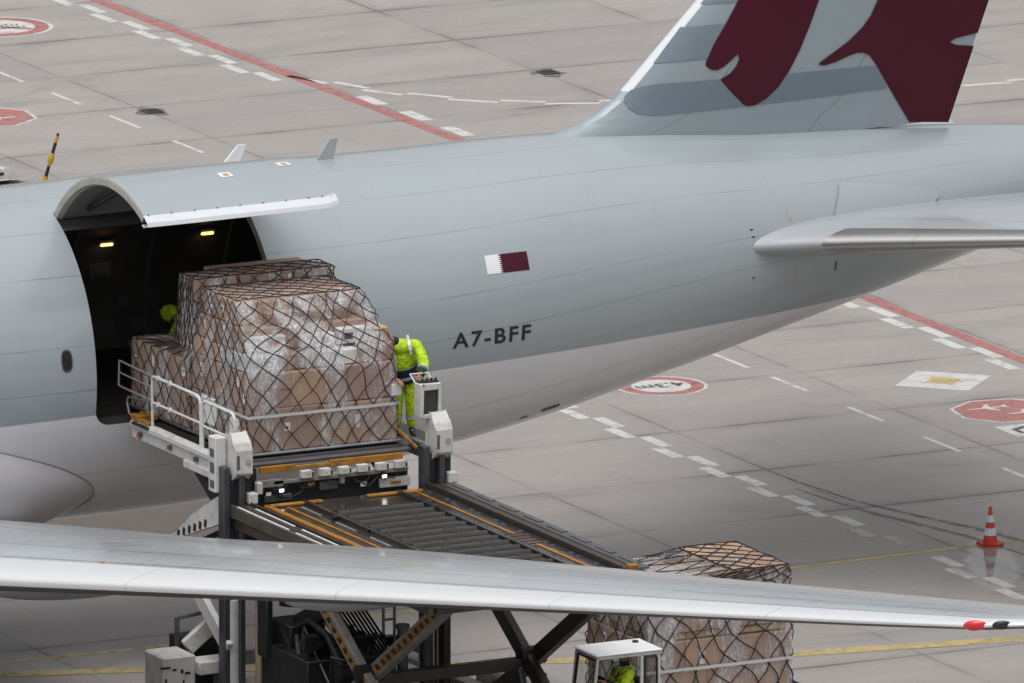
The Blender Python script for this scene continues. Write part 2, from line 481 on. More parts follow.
Z1, Z2, Z3 = .004, .008, .012
def rects(name, items, z, m):
    b = MB()
    for (x0, x1, y0, y1) in items: b.add(quadgrid(x0, x1, y0, y1, z), [(0, 1, 2, 3)])
    return b.build(name, m, kind='structure')
def flat(name, polys, z, m):
    b = MB()
    for poly in polys:
        tr = tessellate_polygon([[Vector((p[0], p[1], 0)) for p in poly]])
        b.add([(p[0], p[1], z) for p in poly], [tuple(i) for i in tr])
    return b.build(name, m, kind='structure')
def ribbon(name, pts, w, z, m):
    b = MB(); L = []; F = []
    for i, p in enumerate(pts):
        a = Vector(pts[max(i - 1, 0)]); c = Vector(pts[min(i + 1, len(pts) - 1)])
        d = (c - a); d.normalize(); n = Vector((-d.y, d.x))
        ww = w if not isinstance(w, (list, tuple)) else w[i]
        L += [(p[0] + n.x * ww / 2, p[1] + n.y * ww / 2, z), (p[0] - n.x * ww / 2, p[1] - n.y * ww / 2, z)]
    for i in range(len(pts) - 1): F.append((2 * i, 2 * i + 1, 2 * i + 3, 2 * i + 2))
    b.add(L, F)
    return b.build(name, m, kind='structure')
def ring(cx, cy, r0, r1, n=40):
    return [[(cx + r * math.cos(a), cy + r * math.sin(a)) for r, a in
             ((r0, k * 2 * math.pi / n), (r1, k * 2 * math.pi / n), (r1, (k + 1) * 2 * math.pi / n), (r0, (k + 1) * 2 * math.pi / n))] for k in range(n)]
def disc(cx, cy, r, n=40):
    return [[(cx + r * math.cos(k * 2 * math.pi / n), cy + r * math.sin(k * 2 * math.pi / n)) for k in range(n)]]

ribbon('red_boundary_line', [(28.56, 90), (28.58, 40), (28.6, 20), (28.4, 8), (28.3, -20)], .30, Z1, M['mk_red'])
chk = []
y = 58.6
k = 0
while y > 48.2:
    xo = 28.05 if k % 2 else 27.80
    chk.append((xo - .125, xo + .125, y - 1.08, y)); y -= 1.12; k += 1
y = 21.3
while y > -10:
    xo = 28.22 if k % 2 else 27.96
    chk.append((xo - .13, xo + .13, y - 1.08, y)); y -= 1.12; k += 1
rects('red_line_checker', chk, Z1, M['mk_white'])
rects('stop_bar_blocks', [(28.72, 29.04, 43.95, 45.04), (28.80, 29.13, 41.96, 43.08), (28.84, 29.16, 40.0, 41.1)], Z1, M['mk_white'])
chk = []; fad = []
y = 20.1; k = 0
while y > -16:
    xo = 18.43 if k % 2 else 18.17
    xo += (14 - y) * .004
    if -.6 < y < 2.6:
        if y > .9: fad.append((xo - .12, xo + .12, y - .95, y))
    else: chk.append((xo - .13, xo + .13, y - .97, y))
    y -= 1.0; k += 1
rects('lane_checker', chk, Z1, M['mk_white'])
rects('faded_lane_checker', fad, Z1, M['mk_faded'])
ds = []
for a in [51.3 + 3.02 * i for i in range(1, 4)] + [51.3, 48.4, 45.46, 42.34, 39.2, 36.1, 33, 30, 26.9, 23.7, 20.6, 17.49, 14.99, 11.79, 8.66, 5.49, 2.3, -.8, -4, -7.1]:
    xo = 23.08 + (45 - a) * .0068
    ds.append((xo - .055, xo + .055, a - 1.5, a))
rects('lane_dashes', ds, Z1, M['mk_white'])
zp = [(28.6, 47.9), (29.2, 46.0), (29.75, 44.95), (30.5, 43.95), (31.2, 43.25), (32.0, 42.62), (32.8, 42.25), (34.5, 41.8), (36.5, 41.25), (39, 40.75), (41.1, 40.37), (42.63, 40.2), (46, 39.9)]
zz = []
acc = []
for i in range(len(zp) - 1):
    for j in range(8): acc.append(Vector(zp[i]).lerp(Vector(zp[i + 1]), j / 8))
seg = []; d = 0; k = 0; cur = [acc[0]]
for a, b_ in zip(acc, acc[1:]):
    d += (b_ - a).length; cur.append(b_)
    if d > 1.0:
        s0, s1 = cur[0], cur[-1]; t_ = (s1 - s0).normalized(); n_ = Vector((-t_.y, t_.x))
        off = n_ * (.11 if k % 2 else -.11)
        zz.append([tuple(s0 + off + n_ * .09), tuple(s1 + off + n_ * .09), tuple(s1 + off - n_ * .09), tuple(s0 + off - n_ * .09)])
        d = 0; cur = [b_]; k += 1
flat('curved_lane_checker', zz, Z1, M['mk_white'])

# thin guide line and the broad yellow taxi line
ribbon('thin_yellow_line', [(-30, -1.0), (-1.09, -1.1), (1.66, -1.2), (8.0, -.6), (15.5, -.55), (19.3, -.4), (26, -.35), (60, -.1)], .17, Z1, M['mk_yellow'])
ribbon('broad_yellow_line', [(-30, -2.9), (-6, -2.45), (-1.4, -2.0), (1.1, -2.8), (4.4, -4.3), (8.2, -5.55), (12.4, -7.0), (16.6, -7.75), (22, -8.3), (40, -9)], .42, Z2, M['mk_yellow'])

# height limit roundel
cx, cy = 20.92, 15.22
flat('roundel_outline', ring(cx, cy, .86, .93), Z1, M['mk_white'])
flat('roundel_red_ring', ring(cx, cy, .60, .858), Z1, M['mk_red'])
flat('roundel_white_disc', disc(cx, cy, .598), Z1, M['mk_white'])
def text_polys(txt, size, offset=0.0, space=1.0):
    c = bpy.data.curves.new('txt', 'FONT'); c.body = txt; c.size = size; c.offset = offset; c.resolution_u = 4; c.space_character = space
    o = bpy.data.objects.new('txt', c); COL.objects.link(o)
    dg = bpy.context.evaluated_depsgraph_get(); dg.update()
    me = o.evaluated_get(dg).to_mesh()
    V = [tuple(v.co[:2]) for v in me.vertices]; F = [list(p.vertices) for p in me.polygons]
    bpy.data.objects.remove(o); bpy.data.curves.remove(c)
    return V, F
def ground_text(name, txt, size, org, ax, ay, z, m, offset=.0, sx=1):
    V, F = text_polys(txt, size, offset)
    mx = max(v[0] for v in V); mn = min(v[0] for v in V); my = max(v[1] for v in V)
    b = MB(); ax = Vector(ax); ay = Vector(ay); org = Vector(org)
    P = []
    for v in V:
        q = org + ax * ((v[0] - (mx + mn) / 2) * sx) + ay * (v[1] - my / 2)
        P.append((q.x, q.y, z))
    b.add(P, F)
    return b.build(name, m, kind='structure')
ground_text('roundel_lettering', '4.3m', .52, (cx, cy), (-1, 0), (0, -1), Z2, M['mk_dark'], .012)
# no entry roundel with bar, partly out of frame
cx, cy = 25.25, 55.9
flat('ban_roundel_outline', ring(cx, cy, 1.13, 1.22), Z1, M['mk_white'])
flat('ban_roundel_ring', ring(cx, cy, .82, 1.128), Z1, M['mk_red'])
flat('ban_roundel_disc', disc(cx, cy, .818), Z1, M['mk_white'])
flat('ban_roundel_bar', [[(cx - .62, cy + .5), (cx - .5, cy + .62), (cx + .62, cy - .5), (cx + .5, cy - .62)]], Z2, M['mk_red2'])
sc = []
for i in range(9):
    x = cx - .5 + i * .12
    sc.append([(x, cy + .02), (x + .05, cy + .02), (x + .055, cy + .02 + .12 + .1 * (i % 3 == 0)), (x + .005, cy + .14 + .1 * (i % 3 == 0))])
    sc.append([(x + .02, cy - .28), (x + .09, cy - .28), (x + .09, cy - .15), (x + .02, cy - .15 + .06 * (i % 2))])
flat('ban_roundel_script', sc, Z2, M['mk_dark'])
# priority road diamond
dcx, dcy = 26.15, 13.16
def dia(r): return [(dcx - r, dcy), (dcx, dcy - r), (dcx + r, dcy), (dcx, dcy + r)]
flat('priority_diamond', [dia(1.08)], Z1, M['mk_white'])
flat('priority_diamond_centre', [dia(.42)], Z2, M['mk_yellow'])
# octagons with white aircraft outlines
def octagon(cx, cy, r, tips, sgn):
    def oc(rr): return [(cx + rr * math.cos(math.pi * (k + .28) / 4), cy + rr * math.sin(math.pi * (k + .28) / 4)) for k in range(8)]
    flat('octagon_outline', [[*oc(r)]], Z1, M['mk_white'])
    flat('octagon_red', [[*oc(r * .93)]], Z2, M['mk_red'])
    P = []
    for (ox, oy, s) in tips:
        L = [(-.75, 0), (-.62, .06), (-.15, .07), (.12, .48), (.24, .48), (.12, .07), (.5, .06), (.62, .22), (.72, .22), (.66, 0), (.72, -.22), (.62, -.22), (.5, -.06), (.12, -.07), (.24, -.48), (.12, -.48), (-.15, -.07), (-.62, -.06)]
        P.append([(cx + ox + sgn * s * a, cy + oy + s * b) for a, b in L])
    flat('octagon_aircraft', P, Z3, M['mk_white'])
octagon(25.95, 10.1, 1.15, [(-.25, .35, .62), (.25, -.32, .62)], 1)
octagon(20.55, 46.55, 1.22, [(.2, -.3, .66), (-.3, .38, .66)], -1)
flat('octagon_plate', [[(24.98, 8.86), (27.2, 8.86), (27.2, 7.85), (24.98, 7.85)]], Z1, M['mk_white'])
flat('octagon_plate_glyph', [[(25.15, 8.5), (25.5, 8.66), (25.85, 8.5), (25.72, 8.4), (25.5, 8.52), (25.27, 8.4)], [(25.18, 8.1), (25.28, 8.1), (25.28, 8.42), (25.18, 8.42)], [(25.72, 8.0), (25.82, 8.0), (25.82, 8.4), (25.72, 8.4)]], Z2, M['mk_dark'])
# rubber traces
ribbon('tyre_trace', [(18.9, 5.6), (19.1, 3.6), (19.5, 1.9), (19.9, .2), (20.1, -1.8)], [.03, .10, .16, .10, .02], Z2, M['mk_tyre'])
ribbon('tyre_trace', [(19.2, 6.6), (19.4, 4.2), (19.9, 2.3), (20.4, .7), (20.8, -1.6), (21.4, -4)], [.03, .08, .12, .16, .10, .02], Z2 + .004, M['mk_tyre'])

def drain(x, y, label):
    r = empty('drain_grate', (x, y, 0), label, 'drain', 'drain grates in the apron')
    b = MB()
    for sx in (-1, 1):
        b.bx(x + sx * .17 - .025, x + sx * .17 + .025, y - .22, y + .22, -.05, .03)
        b.bx(x - .145, x + .145, y + sx * .20 - .02, y + sx * .20 + .02, -.05, .03)
    b.build('frame', M['drain'], r, bevel=.006)
    b = MB()
    b.bx(x - .145, x + .145, y - .18, y + .18, -.05, .012)
    for i in range(6): b.bx(x - .13 + i * .048, x - .11 + i * .048, y - .18, y + .18, .012, .022)
    b.build('bars', M['drain'], r)
    flat('drain_surround', [[(x + (.24 + random.uniform(-.1, .18)) * math.cos(a), y + (.40 + random.uniform(-.1, .3)) * math.sin(a)) for a in [k * math.pi / 8 for k in range(16)]]], Z2 + .003, M['mk_tyre'])
drain(24.08, 45.46, 'iron drain grate at the end of a slab joint, left of the red line')
drain(33.72, 45.62, 'iron drain grate on the far side of the curved white dashes, near the tail fin')

# ------------------------------------------------------------------ aircraft
AC = empty('cargo_aircraft', (5, 0, 0), 'grey freight aircraft with open side cargo door and maroon emblem on its fin', 'aircraft')
KX = [-38.5, -37.6, -35, -31, -26, -20, 0, 2.5, 5, 7.5, 10, 12.5, 15, 17.5, 20, 22.5, 24.5]
KW = [.1, 1.0, 2.0, 2.8, 3.07, 3.1, 3.1, 3.1, 3.08, 2.98, 2.78, 2.5, 2.17, 1.78, 1.3, .8, .4]
KT = [5.0, 5.9, 7.1, 8.2, 8.6, 8.6, 8.6, 8.66, 8.62, 8.6, 8.63, 8.55, 8.34, 8.19, 8.02, 7.74, 7.5]
KB = [4.8, 4.0, 3.2, 2.6, 2.4, 2.4, 2.4, 2.43, 2.61, 2.926, 3.33, 3.894, 4.503, 5.121, 5.773, 6.406, 7.034]
def herm(x, K, V):
    if x <= K[0]: return V[0]
    if x >= K[-1]: return V[-1]
    i = 0
    while K[i + 1] < x: i += 1
    def sl(j):
        if j == 0: return (V[1] - V[0]) / (K[1] - K[0])
        if j == len(K) - 1: return (V[-1] - V[-2]) / (K[-1] - K[-2])
        a = (V[j] - V[j - 1]) / (K[j] - K[j - 1]); b = (V[j + 1] - V[j]) / (K[j + 1] - K[j])
        return 0 if a * b <= 0 else 2 * a * b / (a + b)
    h = K[i + 1] - K[i]; t = (x - K[i]) / h
    return (2 * t**3 - 3 * t**2 + 1) * V[i] + (t**3 - 2 * t**2 + t) * h * sl(i) + (-2 * t**3 + 3 * t**2) * V[i + 1] + (t**3 - t**2) * h * sl(i + 1)
def sec(x): return herm(x, KX, KW), herm(x, KX, KT), herm(x, KX, KB)
def fus(x, ph, off=0):
    w, a, b = sec(x); h = (a - b) / 2; zm = (a + b) / 2
    return Vector((x, -(w + off) * math.cos(ph), zm + (h + off) * math.sin(ph)))
def fus_z(x, z, off=.006):
    w, a, b = sec(x); h = (a - b) / 2; zm = (a + b) / 2
    s_ = max(-1, min(1, (z - zm) / h))
    return fus(x, math.asin(s_), off)
DX0, DX1 = 0.0, 3.72
P0, P1 = R(-15.0), R(66.3)
xs = sorted(set([round(v, 3) for v in [-38.5, -38.2, -37.6, -36.5, -35, -33, -31, -28.5, -26, -23, -20, -17, -14, -11, -8.5, -6, -4, -2.5, -1.2] + [DX0 + (DX1 - DX0) * i / 8 for i in range(9)] + [4.2 + .45 * i for i in range(46)]]))
phs = sorted(set([round(v, 5) for v in [P0 + (P1 - P0) * i / 26 for i in range(27)] + [P1 + (math.pi + P1 * 0 + 2 * math.pi - P1 + P0 - math.pi) * i / 74 for i in range(75)]]))
b = MB(); idx = {}
n = len(phs)
for i, x in enumerate(xs):
    for j, ph in enumerate(phs):
        idx[i, j] = len(b.v); b.v.append(fus(x, ph))
        pv = ph if ph <= math.pi else ph - 2 * math.pi
        b.uv.append((x, 3.1 * pv))
for i in range(len(xs) - 1):
    for j in range(n - 1):
        if xs[i] >= DX0 - .001 and xs[i + 1] <= DX1 + .001 and phs[j + 1] <= P1 + 1e-4: continue
        b.f.append([idx[i, j], idx[i + 1, j], idx[i + 1, j + 1], idx[i, j + 1]]); b.m.append(0); b.sm.append(True)
# rounded corners of the opening
rc = .30
for cxx, sx in ((DX0, 1), (DX1, -1)):
    pts = [fus(cxx, P0)]; uv = [(cxx, 3.1 * P0)]
    for k in range(9):
        a = math.pi / 2 * k / 8
        xx = cxx + sx * rc * (1 - math.sin(a)); pp = P0 + (rc / 3.1) * (1 - math.cos(a))
        pts.append(fus(xx, pp)); uv.append((xx, 3.1 * pp))
    b.add(pts, [(0, k, k + 1) for k in range(1, 9)], 0, True, uv)
# tail cap
w_, t_, b_ = sec(24.5)
b.add([(24.75, 0, (t_ + b_) / 2)] + [fus(24.5, 2 * math.pi * k / 24) for k in range(24)], [(0, k + 1, (k + 1) % 24 + 1) for k in range(24)], 0, True, [(24.6, 1)] * 25)
fo = b.build('fuselage', M['skin_paint'], AC, sharp=60)

def decal(name, V, F, fn, m, parent, dx=.4, dz=.3):
    """flat outline (x,z) cut into strips and wrapped on the surface given by fn"""
    bm = bmesh.new()
    vs = [bm.verts.new((v[0], 0, v[1])) for v in V]
    for f in F:
        try: bm.faces.new([vs[i] for i in f])
        except ValueError: pass
    xs_ = [v[0] for v in V]; zs_ = [v[1] for v in V]
    def cut(lo, hi, st, ax):
        c = math.ceil(lo / st) * st
        while c < hi:
            nn = (1, 0, 0) if ax == 0 else (0, 0, 1)
            co = (c, 0, 0) if ax == 0 else (0, 0, c)
            bmesh.ops.bisect_plane(bm, geom=bm.verts[:] + bm.edges[:] + bm.faces[:], plane_co=co, plane_no=nn)
            c += st
    cut(min(xs_), max(xs_), dx, 0); cut(min(zs_), max(zs_), dz, 2)
    for v in bm.verts: v.co = Vector(fn(v.co.x, v.co.z)) - ORG[parent.name]
    bmesh.ops.recalc_face_normals(bm, faces=bm.faces)
    me = bpy.data.meshes.new(name); bm.to_mesh(me); bm.free()
    for p in me.polygons: p.use_smooth = True
    me.materials.append(m)
    o = bpy.data.objects.new(name, me); COL.objects.link(o); o.parent = parent; ORG[o.name] = ORG[parent.name]
    return o
def poly_decal(name, poly, fn, m, parent, dx=.4, dz=.3):
    tr = tessellate_polygon([[Vector((p[0], p[1], 0)) for p in poly]])
    return decal(name, poly, [tuple(t) for t in tr], fn, m, parent, dx, dz)

# registration letters
V, F = text_polys('A7-BFF', .36, .008, 1.22)
mn = min(v[0] for v in V); mx = max(v[0] for v in V); my = max(v[1] for v in V)
V = [(7.28 + (v[0] - mn) / (mx - mn) * 1.67, 5.46 + v[1] / my * .285) for v in V]
decal('registration_lettering', V, F, fus_z, M['black_paint'], AC, .3, .1)
# flag: white hoist, serrated edge, maroon fly
fx0, fx1, fz0, fz1 = 8.10, 8.99, 6.735, 7.06
ser = []
for k in range(9):
    z0 = fz0 + (fz1 - fz0) * k / 9; z1 = fz0 + (fz1 - fz0) * (k + 1) / 9
    ser += [(8.44, z0), (8.365, (z0 + z1) / 2)]
ser.append((8.44, fz1))
# points of the white hoist bite into the maroon field
poly_decal('flag', [(fx0, fz0)] + [(x, z) for x, z in ser] + [(fx0, fz1)], fus_z, M['white_paint'], AC, .5, .08)
poly_decal('flag_maroon_field', [(fx1, fz0), (fx1, fz1)] + list(reversed(ser)), fus_z, M['maroon'], AC, .5, .08)

# passenger door window
def patch(name, x, ph0, wx, hz, m, parent, off, nseg=20, pw=2.6):
    P = []
    for k in range(nseg):
        a = 2 * math.pi * k / nseg
        ca, sa = math.cos(a), math.sin(a)
        P.append(fus(x + wx * math.copysign(abs(ca) ** (2 / pw), ca), ph0 + hz / 3.1 * math.copysign(abs(sa) ** (2 / pw), sa), off))
    bb = MB(); bb.add([fus(x, ph0, off)] + P, [(0, 1 + k, 1 + (k + 1) % nseg) for k in range(nseg)], 0, True)
    return bb.build(name, m, parent)
wn = patch('window', -.58, R(8.9), .115, .21, M['grey_steel'], AC, .006)
patch('window_pane', -.58, R(8.9), .09, .18, M['window'], wn, .010)
# small vents, probes and access marks
patch('outflow_valve', 9.97, R(-54.0), .20, .10, M['window'], AC, .006, 12, 4)
patch('outflow_valve', 9.45, R(-56), .09, .05, M['window'], AC, .006, 12, 4)
patch('vent_slot', 3.02, R(89), .19, .05, M['window'], AC, .012, 12, 4)
for (x, ph) in ((13.86, 17.2), (13.88, 13.4), (13.86, -7.5)):
    patch('static_port', x, R(ph), .04, .022, M['window'], AC, .006, 10, 2)
patch('wear_streak', 14.75, R(22), .05, .17, M['door_rim'], AC, .006, 12, 4)
patch('wear_streak', 14.85, R(-14), .05, .26, M['door_rim'], AC, .006, 12, 4)
patch('wear_streak', 15.75, R(-14), .025, .18, M['grey_steel'], AC, .006, 12, 4)
# blade antennas on the crown
def blade(x, y, h, lean, m):
    bb = MB(); z = fus(x, math.pi / 2).z - .03
    L = [(-.17, 0), (.17, 0), (.17 + lean, h), (.02 + lean, h)]
    bb.prism(L, lambda a, c: (x + a, y - .025, z + c), lambda a, c: (x + a, y + .025, z + c))
    bb.build('blade_antenna', m, AC, bevel=.006)
blade(4.15, 0, .40, .18, M['white_paint'])
blade(6.06, -.1, .40, .10, M['stab'])

# jamb around the opening
def inner(x, ph, d):
    p = fus(x, ph); c = Vector((x, 0, 5.5)); v = p - c; return c + v * ((3.1 - d) / 3.1)
N = 26
for cxx, sx in ((DX0, -1), (DX1, 1)):
    b = MB(); pts = []
    for k in range(N + 1):
        ph = P0 + (P1 - P0) * k / N
        pts += [fus(cxx, ph, -.004), inner(cxx, ph, .16), inner(cxx + sx * .12, ph, .2)]
    b.add(pts, [(3 * k + a, 3 * k + 1 + a, 3 * k + 4 + a, 3 * k + 3 + a) for k in range(N) for a in (0, 1)], 0, False)
    b.build('door_jamb', M['door_rim'], AC)
b = MB(); pts = []
for k in range(9):
    xx = DX0 + (DX1 - DX0) * k / 8
    pts += [fus(xx, P0, -.004), inner(xx, P0 + .02, .2)]
b.add(pts, [(2 * k, 2 * k + 1, 2 * k + 3, 2 * k + 2) for k in range(8)])
b.build('door_sill', M['hold_floor'], AC)
# rounded dark sill plates at the two lower corners
# cargo hold lining, floor, lamps
b = MB(); P = []; NX = 14
hx = [-8 + 14.0 * i / NX for i in range(NX + 1)]
arc = [R(60) + R(140) * k / 30 for k in range(31)]
for x in hx:
    for a in arc: P.append((x, -2.93 * math.cos(a), 5.5 + 2.93 * math.sin(a)))
b.add(P, [(i * 31 + k, (i + 1) * 31 + k, (i + 1) * 31 + k + 1, i * 31 + k + 1) for i in range(NX) for k in range(30)], 0, True)
for x in (hx[0], hx[-1]):
    b.add([(x, 2.93 * math.cos(R(a)), 5.5 + 2.93 * math.sin(R(a))) for a in range(-18, 199, 12)], [tuple(range(19))])
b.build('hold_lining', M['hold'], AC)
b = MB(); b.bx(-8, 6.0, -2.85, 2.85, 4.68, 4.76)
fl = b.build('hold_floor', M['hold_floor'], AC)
for (x, y, z) in ((2.83, 2.55, 6.86), (4.90, 2.55, 6.89)):
    lb = MB(); lb.box((x, y - .02, z), (.36, .10, .10)); lo = lb.build('hold_lamp', M['door_dark'], AC, bevel=.02)
    lb = MB(); lb.box((x, y - .055, z - .04), (.25, .09, .055)); lb.build('lamp_lens', M['amber_lamp'], lo, bevel=.015)
for (x, z, w, h) in ((2.83, 6.28, .45, .3), (3.33, 5.63, .22, .22), (3.91, 5.68, .34, .16), (2.9, 5.15, .55, .3), (3.7, 5.15, .5, .3), (1.6, 5.4, .5, .3)):
    yy = math.sqrt(2.93 ** 2 - (z - 5.5) ** 2) - .03
    pb = MB(); pb.box((x, yy, z), (w, .04, h)); pb.box((x, yy - .03, z), (w * .6, .03, h * .4))
    pb.build('wall_panel', M['door_dark'], AC, bevel=.01)
b = MB()
for x in (.6, 2.2, 3.8, 5.4):
    b.tube([(x, -2.86 * math.cos(a), 5.5 + 2.86 * math.sin(a)) for a in arc[3:]], .045, 6)
b.build('hold_frames', M['door_dark'], AC)

# open cargo door: a curved panel swung up about its hinge
hy, hz = fus(1, P1).y, fus(1, P1).z
by, bz = fus(1, P0).y, fus(1, P0).z
a0 = math.atan2(bz - hz, by - hy)
a1 = math.atan2(.50, -3.80)
rot = a1 - a0
def door_pt(x, ph, d):
    p = inner(x, ph, d); y, z = p.y - hy, p.z - hz
    return Vector((x, hy + y * math.cos(rot) - z * math.sin(rot), hz + y * math.sin(rot) + z * math.cos(rot)))
TH = .17
NP = 28; NXD = 8
def door_sheet(mb, d, x0, x1, pa, pb, sm=True):
    P = []; U = []
    for i in range(NXD + 1):
        for k in range(NP + 1):
            x = lerp(x0, x1, i / NXD); ph = lerp(pa, pb, k / NP)
            P.append(door_pt(x, ph, d)); U.append((x, 3.1 * ph))
    mb.add(P, [(i * (NP + 1) + k, (i + 1) * (NP + 1) + k, (i + 1) * (NP + 1) + k + 1, i * (NP + 1) + k + 1) for i in range(NXD) for k in range(NP)], 0, sm, U)
DXA, DXB = DX0 + .02, DX1 + .12
t = NT('door_skin_paint'); dp = t.sep(t.coord('UV'))
nz = t.noise(t.scale(t.pos(), (.5, 1.2, 2)), 1.2, 5)
dc = t.mix(nz, tuple(x * .92 for x in GREY), tuple(x * 1.07 for x in GREY))
dl = t.math('MAXIMUM', t.line(dp[1], 2.0, .014), t.line(dp[1], .75, .014))
dc = t.mix(t.math('MULTIPLY', dl, .3), dc, (.1, .11, .12))
M['door_skin'] = t.final(dc, .28, 0, coat=1.0)
b = MB(); door_sheet(b, -.004, DXA, DXB, P0 + .055, P1)
door = b.build('cargo_door', M['door_skin'], AC, sharp=60)
b = MB(); door_sheet(b, TH, DXA + .1, DXB - .1, P0 + .055, P1 - .01)
b.build('door_lining', M['door_dark'], door)
for x, s_ in ((DXA, 1), (DXB, -1)):
    b = MB(); P = []
    for k in range(NP + 1):
        ph = lerp(P0 + .055, P1, k / NP)
        P += [door_pt(x, ph, -.004), door_pt(x - s_ * .012, ph, .03), door_pt(x - s_ * .012, ph, TH - .03), door_pt(x + s_ * .1, ph, TH)]
    b.add(P, [(4 * k + a, 4 * k + a + 1, 4 * k + a + 5, 4 * k + a + 4) for k in range(NP) for a in range(3)])
    b.build('door_edge_seal', M['door_rim'], door)
b = MB()
x0, x1 = DXA - .02, DXB + .06
P = []
for k in range(NXD * 2 + 1):
    x = lerp(x0, x1, k / (NXD * 2))
    e = 0.0
    if x > x1 - .3: e = .022 * ((x - (x1 - .3)) / .3) ** 3
    P += [door_pt(x, P0 + .058 + e, -.006), door_pt(x, P0 + .0 + e, .004), door_pt(x, P0 - .022 + e, .05), door_pt(x, P0 + .02 + e, TH + .01), door_pt(x, P0 + .05 + e, TH + .01)]
b.add(P, [(5 * k + a, 5 * k + a + 1, 5 * k + a + 6, 5 * k + a + 5) for k in range(NXD * 2) for a in range(4)], 0, False)
b.build('door_sill_strip', M['door_white'], door)
for k in range(9):
    x = lerp(x0 + .1, x1 - .1, (k if k < 8 else 7.6) / 8)
    lb = MB(); p = door_pt(x, P0 + .06, -.02); lb.box(p, (.04, .022, .014)); lb.build('door_latch', M['black_metal'], door, bevel=.008)
for (x, f) in ((2.15, .29), (3.45, .35)):
    ph = lerp(P0, P1, f)
    lb = MB(); lb.add([door_pt(x - .12, ph - .035, -.010), door_pt(x + .12, ph - .035, -.010), door_pt(x + .12, ph + .035, -.010), door_pt(x - .12, ph + .035, -.010)], [(0, 1, 2, 3)])
    lb.add([door_pt(x - .05, ph - .018, -.014), door_pt(x + .07, ph - .018, -.014), door_pt(x + .07, ph + .018, -.014), door_pt(x - .05, ph + .018, -.014)], [(0, 1, 2, 3)], 1)
    lb.build('hinge_placard', [M['white_paint'], M['wood']], door)
b = MB()
b.tube([door_pt(.5, lerp(P0, P1, .9), TH + .08), door_pt(.55, lerp(P0, P1, .55), TH + .12), door_pt(.8, lerp(P0, P1, .45), TH + .05)], .05, 8)
b.tube([door_pt(.9, lerp(P0, P1, .75), TH + .05), door_pt(1.1, lerp(P0, P1, .55), TH + .12), door_pt(1.5, lerp(P0, P1, .5), TH + .06)], .035, 8)
b.box(door_pt(.75, lerp(P0, P1, .62), TH + .06), (.3, .2, .12))
b.build('door_actuator', M['black_metal'], door)

# wing to body fairing
def fairing(sgn):
    b = MB(); P = []; U = []
    NA, NB = 44, 30
    for i in range(NA + 1):
        dxx = 24.0 * (i / NA) ** 2.2
        x = .38 - dxx
        pu = R(min(-48 + 17.8 * math.sqrt(dxx), -6)); pl = R(max(-48 - 17.8 * math.sqrt(dxx), -92))
        dm = .95 * (1 - math.exp(-dxx / 2.4))
        for k in range(NB + 1):
            t_ = k / NB; ph = lerp(pu, pl, t_)
            e = (1 - abs(2 * t_ - 1) ** 2.6) if pl > R(-91) else (1 - (1 - t_) ** 4)
            p = fus(x, ph, -.02 + dm * e + .03 * min(1, dxx)); P.append((p.x, sgn * p.y, p.z)); U.append((x, 3.1 * ph))
    b.add(P, [(i * (NB + 1) + k, (i + 1) * (NB + 1) + k, (i + 1) * (NB + 1) + k + 1, i * (NB + 1) + k + 1) for i in range(NA) for k in range(NB)], 0, True, U)
    fo_ = b.build('wing_root_fairing', M['fairing'], AC, sharp=70)
    L_ = []
    for i in range(60):
        dxx = 9.0 * (1 - i / 59) ** 2; p = fus(.38 - dxx, R(min(-48 + 17.8 * math.sqrt(dxx), -6)), .012); L_.append((p.x, sgn * p.y, p.z))
    for i in range(1, 40):
        dxx = 3.5 * (i / 39) ** 2; p = fus(.38 - dxx, R(max(-48 - 17.8 * math.sqrt(dxx), -92)), .012); L_.append((p.x, sgn * p.y, p.z))
    sb = MB(); sb.tube(L_, .009, 6); sb.build('fairing_seal', M['tube_grey'], fo_)
    return fo_
M['fairing'] = wing_mat('fairing_paint', (.52, .51, .53), ((-5.4, -2.2), ()), (.3, .42), 0, .3, .04)
fa = fairing(1); fairing(-1)
b = MB(); b.box((-2.0, -3.02, 2.55), (.36, .22, .16), 0, Matrix.Rotation(R(-30), 3, 'X')); b.build('fairing_vent', M['window'], fa)

# lifting surfaces
def foil(n=22):
    pts = []
    for i in range(n + 1):
        c = .5 * (1 + math.cos(math.pi * i / n)); pts.append((c, 1))
    for i in range(1, n + 1):
        c = .5 * (1 - math.cos(math.pi * i / n)); pts.append((c, -1))
    return pts
FO = foil()
def yt(c, t): return 5 * t * (.2969 * math.sqrt(max(c, 0)) - .126 * c - .3516 * c * c + .2843 * c ** 3 - .1015 * c ** 4)
def lift(stations, sub, camber, place, twist=None):
    """stations: (span, le_x, le_h, chord, thick); returns grid of points and uvs"""
    S = []
    for a, c in zip(stations, stations[1:]):
        for j in range(sub): S.append([lerp(p, q, j / sub) for p, q in zip(a, c)])
    S.append(list(stations[-1]))
    G = []; U = []
    for (o, lx, lh, ch, th) in S:
        row = []; ur = []
        for (c, sgn) in FO:
            h = sgn * yt(c, th) + camber * (1 - (2 * c - 1) ** 2) * .5
            row.append(place(o, lx + c * ch, lh + h * ch - (twist(o) * c * ch if twist else 0))); ur.append((c * sgn if sgn > 0 else -c, o))
        G.append(row); U.append(ur)
    return G, U
